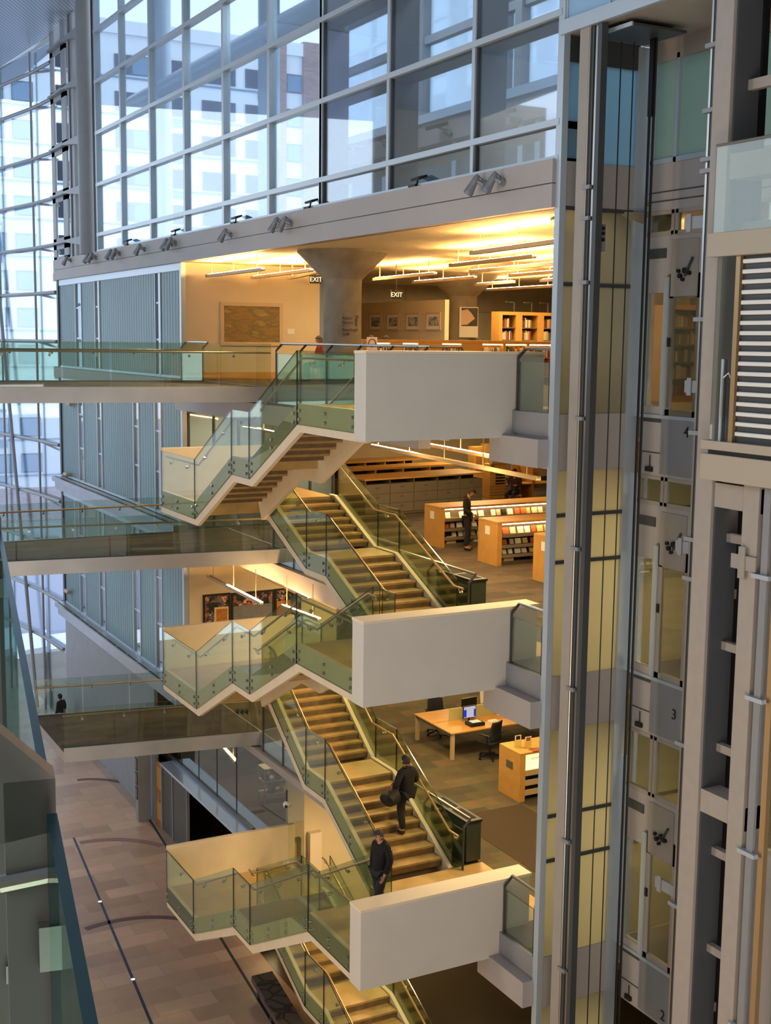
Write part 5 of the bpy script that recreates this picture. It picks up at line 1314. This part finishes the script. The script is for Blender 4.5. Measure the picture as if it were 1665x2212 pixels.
MB().tube([fgp(-.4)+nin*.24+Vector((0,0,15.93)), fgp(3.4)+nin*.24+Vector((0,0,15.93))], .03).build('handrail', M_chrome, t)
fl = MB().prism([fgp(-6)+nin*.06, fgp(3.6)+nin*.06, fgp(3.6)+nin*6, fgp(-6)+nin*6], (0,0,-.5)); fl.v = [(x,y,z+Z4) for x,y,z in fl.v]
struct('floor', fl, M_carpet)
# ================================================================ people
M_skin = mat('skin', 'b98a6c', .6); M_hairb = mat('dark_hair', '17110d', .7); M_hairg = mat('cap_cloth', '3a3632', .8)
M_blk = mat('black_wool', '0c0c0e', .9); M_jean = mat('dark_jeans', '11131a', .85); M_shoe = mat('brown_shoe', '2a1d14', .6); M_maroon = mat('maroon_cloth', '351418', .85); M_redc = mat('red_cloth', '8a2a1e', .85); M_grayj = mat('grey_trousers', '23262c', .85); M_bag = mat('bag_cloth', '120d0e', .7); M_eye = mat('eye_dark', '080606', .3)
def skin(name, V, E, R, m, parent, root=0, sub=2):
    me = bpy.data.meshes.new(name); me.from_pydata([tuple(v) for v in V], E, []); me.materials.append(m)
    o = bpy.data.objects.new(name, me); COL.objects.link(o); o.parent = parent
    md = o.modifiers.new('skin', 'SKIN'); md.use_smooth_shade = True; md.branch_smoothing = .3
    for i, r in enumerate(R):
        d = me.skin_vertices[0].data[i]; d.radius = r if isinstance(r, tuple) else (r, r); d.use_root = (i == root)
    s = o.modifiers.new('sub', 'SUBSURF'); s.levels = sub; s.render_levels = sub
    # freeze the modifiers into a plain mesh
    dg = bpy.context.evaluated_depsgraph_get(); me2 = bpy.data.meshes.new_from_object(o.evaluated_get(dg))
    o.modifiers.clear(); o.data = me2
    for p in me2.polygons: p.use_smooth = True
    return o
J0 = dict(pel=(0,0,.96), sp=(0,-.01,1.13), ch=(0,-.02,1.32), nb=(0,-.03,1.46), nk=(0,-.01,1.53), hd=(0,.03,1.615), ht=(0,.015,1.70),
          sl=(-.17,-.03,1.42), el=(-.235,-.04,1.14), wl=(-.24,.05,.90), sr=(.17,-.03,1.42), er=(.235,-.04,1.14), wr=(.24,.05,.90),
          hl=(-.085,0,.90), kl=(-.095,.03,.50), al=(-.095,-.02,.09), tl=(-.11,.13,.045), hr=(.085,0,.90), kr=(.095,.03,.50), ar=(.095,-.02,.09), tr=(.11,.13,.045))
def person(label, pos, rz, J={}, top=None, leg=None, hair=None, shoe=None, scale=1, coat=0, cap=None, group=None, bulk=1.0):
    j = {k: Vector(v) for k, v in {**J0, **J}.items()}
    t = thing('person', label, 'person', pos, group); t.rotation_euler = (0,0,rz); t.scale = (scale,)*3
    V = []; E = []; R = []; ix = {}
    def add(n, p, r, par=None):
        ix[n] = len(V); V.append(Vector(p)); R.append(r)
        if par is not None: E.append((ix[par], ix[n]))
    add('pel', j['pel'], (.125,.10)); add('sp', j['sp'], (.115,.09), 'pel'); add('ch', j['ch'], (.135,.10), 'sp'); add('nb', j['nb'], (.075,.07), 'ch'); add('nk', j['nk'], .055, 'nb')
    hd, ht, nk = j['hd'], j['ht'], j['nk']; up = (ht-nk).normalized()
    add('jaw', nk.lerp(hd, .5)+(hd-nk)*.0, (.062,.07), 'nk'); add('hd', hd, (.075,.092), 'jaw'); add('ht', ht, (.06,.075), 'hd')
    for s in 'lr':
        add('s'+s, j['s'+s], .062, 'ch'); add('e'+s, j['e'+s], .043, 's'+s); add('w'+s, j['w'+s], (.026,.03), 'e'+s)
        f = (j['w'+s]-j['e'+s]).normalized(); sx = -1 if s == 'l' else 1
        side = f.cross(Vector((0,1,0)));
        if side.length < .2: side = f.cross(Vector((1,0,0)))
        side.normalize(); fw = side.cross(f).normalized()
        pm = j['w'+s]+f*.06; add('p'+s, pm, (.018,.034), 'w'+s)
        for q in range(4):
            o = fw*((q-1.5)*.019); L = (.062,.075,.078,.066)[3-q]
            add('f%d%s' % (q,s), pm+f*.03+o, .0095, 'p'+s); add('g%d%s' % (q,s), pm+f*(.03+L*.5)+o-side*sx*.008, .0085, 'f%d%s' % (q,s)); add('k%d%s' % (q,s), pm+f*(.03+L)+o-side*sx*.024, .007, 'g%d%s' % (q,s))
        add('t0'+s, pm-f*.02+fw*.04, .011, 'p'+s); add('t1'+s, pm+f*.025+fw*.058, .009, 't0'+s)
        add('h'+s, j['h'+s], .085, 'pel'); add('k'+s, j['k'+s], .058, 'h'+s); add('a'+s, j['a'+s], .04, 'k'+s); add('o'+s, j['t'+s], (.035,.03), 'a'+s)
    skin('body', V, E, R, M_skin, t)
    # clothing follows the same joints
    V = []; E = []; R = []; ix = {}
    lo = j['pel'] + Vector((0,0,-.06-coat))
    add('ch', j['ch'], (.165,.125)); add('sp', j['sp'], (.145,.118), 'ch'); add('wa', j['pel']+Vector((0,0,.02)), (.15,.125), 'sp'); add('lo', lo, (.12,.105), 'wa'); add('nb', j['nb']+Vector((0,0,.0)), (.09,.085), 'ch'); add('cl', j['nb'].lerp(j['nk'], .75), (.062,.065), 'nb')
    for s in 'lr': add('s'+s, j['s'+s], .078, 'ch'); add('e'+s, j['e'+s], .06, 's'+s); add('w'+s, j['w'+s].lerp(j['e'+s], .06), .045, 'e'+s)
    R = [tuple(a*bulk for a in r) if isinstance(r, tuple) else r*(1+(bulk-1)*.8) for r in R]
    skin('jacket', V, E, R, top or M_blk, t)
    V = []; E = []; R = []; ix = {}
    add('pel', j['pel']+Vector((0,0,.0)), (.135,.11))
    for s in 'lr': add('h'+s, j['h'+s], .098, 'pel'); add('k'+s, j['k'+s], .073, 'h'+s); add('a'+s, j['a'+s]+(j['k'+s]-j['a'+s])*.02, .062, 'k'+s)
    R = [tuple(a*(1+(bulk-1)*.6) for a in r) if isinstance(r, tuple) else r*(1+(bulk-1)*.7) for r in R]
    skin('trousers', V, E, R, leg or M_jean, t)
    for s in 'lr':
        a = j['a'+s]; b = j['t'+s]; d = (b-a); d.z = 0
        d = d.normalized() if d.length > .02 else Vector((0,1,0))
        skin('shoe', [a+Vector((0,0,-.025))-d*.05, a+d*.07+Vector((0,0,-.04)), a+d*.18+Vector((0,0,-.055))], [(0,1),(1,2)], [.05, .045, .036], shoe or M_shoe, t, sub=1)
    # hair or cap, eyes, nose, ears
    d = (hd-nk); fwd = Vector((0,1,0)); ax = (ht-hd).normalized()
    fwd = (fwd - ax*fwd.dot(ax)).normalized(); rt = fwd.cross(ax)
    hm = MB(); n = 8; kk = 16; c = hd+ax*.03-fwd*.006
    for i in range(n+1):
        a = PI/2*i/n
        for q in range(kk):
            b = 2*PI*q/kk; front = math.sin(b)
            drop = -.085 if front < .1 else .03
            hgt = math.sin(a)*.105 if i else drop
            r = math.cos(a)
            hm.v.append(tuple(c + rt*(math.cos(b)*.09*r) + fwd*(front*.107*r) + ax*(hgt + (0 if i else 0))))
    for i in range(n):
        for q in range(kk): hm.face([i*kk+q, i*kk+(q+1)%kk, (i+1)*kk+(q+1)%kk, (i+1)*kk+q])
    ho = hm.build('cap' if cap else 'hair', cap or hair or M_hairb, None, loc=(0,0,0), smooth=True); ho.parent = t; ho.location = (0,0,0)
    if cap:
        v = MB(); v.prism([c+rt*-.07+fwd*.08+ax*.03, c+rt*.07+fwd*.08+ax*.03, c+rt*.05+fwd*.17+ax*.015, c-rt*.05+fwd*.17+ax*.015], ax*.012); o = v.build('cap_peak', cap, None, loc=(0,0,0)); o.parent = t; o.location = (0,0,0)
    for s in (-1, 1):
        o = MB().ball(c+rt*(s*.033)+fwd*.088-ax*.02, .011, 8).build('eye', M_eye, None, loc=(0,0,0)); o.parent = t; o.location = (0,0,0)
        o = MB().ball(c+rt*(s*.083)-ax*.03, .022, 8, sx=.5).build('ear', M_skin, None, loc=(0,0,0)); o.parent = t; o.location = (0,0,0)
    nz = c+fwd*.095-ax*.045
    o = MB().tube([nz+ax*.03-fwd*.008, nz+fwd*.012-ax*.005, nz-ax*.012], [.007,.012,.01], 8).build('nose', M_skin, None, loc=(0,0,0), smooth=True); o.parent = t; o.location = (0,0,0)
    o = MB().tube([nz-ax*.042-rt*.02-fwd*.012, nz-ax*.044-fwd*.004, nz-ax*.042+rt*.02-fwd*.012], .006, 6).build('mouth', mat('lip', '7a4438', .6) if 'lip' not in bpy.data.materials else bpy.data.materials['lip'], None, loc=(0,0,0)); o.parent = t; o.location = (0,0,0)
    return t
# standing reader on the third storey, head bowed over the shelves
p = pZ(1008, 1188, Z3)
person('person in a black sweater and dark jeans standing head bowed beside the lit shelving', (p.x, p.y, Z3), -PI/2-.75,
       dict(nk=(0,.03,1.53), hd=(0,.11,1.60), ht=(0,.16,1.685), ch=(0,-.0,1.33), wl=(-.25,.06,.90), el=(-.24,-.07,1.15), wr=(.17,.20,1.02), er=(.24,-.03,1.14)), scale=1.0)
# man climbing the middle stair with a shoulder bag
best = None
for i in range(300):
    Y = 21.6+2.4*i/300; q = pY(880, 1800, Y); zz = Z2+(Y-21.5)/2.5*1.33
    if best is None or abs(q.z-zz) < best[0]: best = (abs(q.z-zz), Y, q)
q = best[2]; n = round((q.z-Z2)/(1.33/8)); zs_ = Z2+n*1.33/8; Yc = 21.5+(n+.35)*2.5/8
cl = person('person in black climbing the middle stair carrying a dark bag', (q.x, Yc, zs_), .12,
       dict(kl=(-.09,.1,.55), al=(-.09,-.02,.09), kr=(.10,.34,.72), hr=(.085,.03,.92), ar=(.10,.27,.28+.09*0+.0), tr=(.11,.42,.235), wl=(-.30,.05,.98), el=(-.30,-.06,1.18), wr=(.18,.26,1.12), er=(.27,.0,1.13), hd=(0,.05,1.61), ht=(0,.05,1.695), ch=(0,.02,1.33), nk=(0,.02,1.53)), scale=.99, bulk=1.28, coat=.1)
t = thing('shoulder_bag', 'dark duffel bag at the left side of the climbing man', 'bag', (q.x-.36, Yc-.05, zs_+.72))
b0 = Vector((q.x-.37, Yc-.03, zs_+.86))
MB().tube([b0+Vector((-.2,-.12,-.02)), b0+Vector((-.18,-.11,0)), b0+Vector((.0,0,.03)), b0+Vector((.12,.2,0)), b0+Vector((.13,.22,0))], [.08,.17,.2,.16,.06], 16).build('body', M_bag, t, smooth=True)
MB().tube([b0+Vector((-.15,-.08,.1)), b0+Vector((-.06,-.02,.26)), b0+Vector((.06,.06,.3)), b0+Vector((.1,.15,.1))], .014, 6).build('strap', M_redc, t)
# man with a cap crossing the landing
q = pZ(822, 1792, Z2+1.72)
person('person with a grey cap and dark jacket walking left across the lower landing', (q.x, q.y, Z2), PI/2+.25,
       dict(kl=(-.09,.12,.5), al=(-.09,.16,.09), tl=(-.1,.31,.05), kr=(.09,-.02,.5), ar=(.09,-.22,.12), tr=(.1,-.09,.05), hd=(0,.06,1.60), ht=(0,.05,1.685), nk=(0,.02,1.52), wl=(-.25,.12,.92), wr=(.24,.0,.9)), scale=1.0, cap=M_hairg, leg=M_grayj, coat=.12, top=M_blk, bulk=1.25)
SIT = dict(pel=(0,0,.5), sp=(0,-.03,.68), ch=(0,-.02,.88), nb=(0,-.02,1.02), nk=(0,0,1.08), hd=(0,.06,1.155), ht=(0,.07,1.24), sl=(-.17,-.02,.98), el=(-.23,.05,.72), wl=(-.14,.3,.74), sr=(.17,-.02,.98), er=(.23,.05,.72), wr=(.14,.3,.74), hl=(-.09,.03,.48), kl=(-.11,.45,.48), al=(-.11,.42,.09), tl=(-.11,.57,.05), hr=(.09,.03,.48), kr=(.11,.45,.48), ar=(.11,.42,.09), tr=(.11,.57,.05))
def seated(label, px, py, Y, z, rz, top):
    p = pY(px, py, Y); c = thing('stool_chair', 'plain chair under the ' + label.replace('low bookshelf', 'shelf'), 'chair', (p.x, Y, z))
    B(p.x-.2, p.x+.2, Y-.2, Y+.2, z+.38, z+.42).build('seat', M_woodd, c)
    for a in (-.17, .17):
        for b in (-.17, .17): MB().bar((p.x+a, Y+b, z), (p.x+a, Y+b, z+.38), .03).build('leg', M_woodd, c)
    s = (p.z - z)/1.26
    return person(label, (p.x, Y, z), rz, SIT, top=top, scale=max(.9, min(1.05, s)))
seated('person with black hair seated behind the low bookshelf at its left end', 800, 723, 33.5, Z4, PI, M_blk)
seated('person in black seated behind the low bookshelf, second from its left end', 833, 720, 33.0, Z4, PI*.9, M_blk)
seated('person in red seated partly behind the big concrete column', 693, 727, 33.5, Z4, PI/2, M_redc)
seated('person in maroon seated at the maple desk beside the lift', 1112, 1012, 37.0, Z3, 2.2, M_maroon)
p = pZ(130, 1498, 1.75)
person('person in black standing far off on the stone floor beyond the lowest footbridge', (p.x, p.y, 0), .6, {}, top=M_blk, leg=M_blk)
w = bpy.data.worlds.new('sky'); sc.world = w; w.use_nodes = True
bg = w.node_tree.nodes['Background']; bg.inputs[0].default_value = (.74,.86,1,1); bg.inputs[1].default_value = 2.3
sc.view_settings.exposure = 0
def lamp(name, kind, loc, col, power, size=.3, rot=(0,0,0), spot=None, sy=None):
    l = bpy.data.lights.new(name, kind); l.color = col; l.energy = power
    if kind == 'AREA':
        l.size = size
        if sy: l.shape = 'RECTANGLE'; l.size_y = sy
    elif kind == 'SPOT': l.spot_size = spot; l.spot_blend = .6; l.shadow_soft_size = size
    else: l.shadow_soft_size = size
    o = bpy.data.objects.new(name, l); COL.objects.link(o); o.location = loc; o.rotation_euler = rot
    return o
WARM = (1, .70, .33)
# area lights added below the ceilings to brighten the library floors
for z, zs in ((Z4, ZC-.1), (Z3, Z4-1.0), (Z2, Z3-1.0), (Z1, Z2-1.05)):
    for x, y, p in ((16.5, 26, 1), (21, 33, 1), (16.8, 33.5, .7), (20, 21, 1), (25, 40, 1), (27, 28, 1)):
        if z == Z1 and x > 18: continue
        lamp('ceiling_fill_light', 'AREA', (x, y, zs-.02), WARM, (185 if z < Z4 else 130)*p, 1.2)
lamp('store_fill_light', 'AREA', (14.8, 35.4, Z2-.7), WARM, 60, .8); lamp('rear_fill_light', 'AREA', (26, 41, ZC-.15), WARM, 260, 1.5); lamp('rear_fill_light', 'AREA', (22.5, 31.5, ZC-.15), WARM, 160, 1.2)  # fill lights added to brighten the storefront interior and the rear wall
# unseen fill lights added behind the shaft's frosted glass and the channel glass
for z, zs, p in ((Z4, ZC-.12, 40), (Z3, Z4-1.05, 70), (Z2, Z3-1.05, 70), (Z1, Z2-1.1, 40)):
    lamp('lift_fill_light', 'AREA', (16.2, 15.6, zs), WARM, p*1.3, .8)
    lamp('lift_fill_light', 'AREA', (15.4, 20.2, zs), WARM, p*1.2, .8)
    for y in (39, 45) if z > Z1 else (): lamp('daylight_fill', 'AREA', (15.2, y, zs), (.8,.92,1), p*1.5, 1.2)  # cool lamps added in place of daylight in these rooms
# unseen fill panels added to light the stair, standing in for viewer-side gallery lamps
for z, p, c in ((3.6, 760, (1,.76,.48)), (8.8, 520, (1,.80,.57)), (13.4, 130, (1,.93,.84))):
    lamp('left_fill_light', 'AREA', (-9, 22, z), c, p, 10, (0, math.radians(-90), 0), sy=2.2)
    lamp('near_fill_light', 'AREA', (-1.0, -3, z-.6), c, p*1.15, 8, (math.radians(90), 0, math.radians(-28)), sy=1.6)
for y in (16, 22, 29): lamp('upper_fill_light', 'AREA', (14.9, y, 25.5), (.85,.93,1), 240, 1.5)  # unseen cool fill added to brighten the upper frosted glass and its surroundings
# warm fill lights added under each storey to brighten the stair treads
for z in (Z4-1.0, Z3-1.0, Z2-1.05):
    for y in (20.2, 23.6, 27.2): lamp('stair_fill_light', 'AREA', (14.6, y, z), WARM, 135, .5, (0, math.radians(22), 0))
# the spotlights on the upper band throw warm light into the hall
for y, p in ((19.2, 1), (28, 1), (31, 1), (36, .9), (41, .9), (47, .9)):
    lamp('band_spot', 'SPOT', (XW-.75, y, 18.5), (1, .78, .5), 1500*p, .06, (0, math.radians(26), 0), math.radians(75))
sc.cycles.max_bounces = 14; sc.cycles.transparent_max_bounces = 40; sc.cycles.diffuse_bounces = 5; sc.cycles.glossy_bounces = 5
sc.cycles.sample_clamp_indirect = 5; sc.cycles.caustics_reflective = False; sc.cycles.caustics_refractive = False
sc.cycles.use_denoising = True
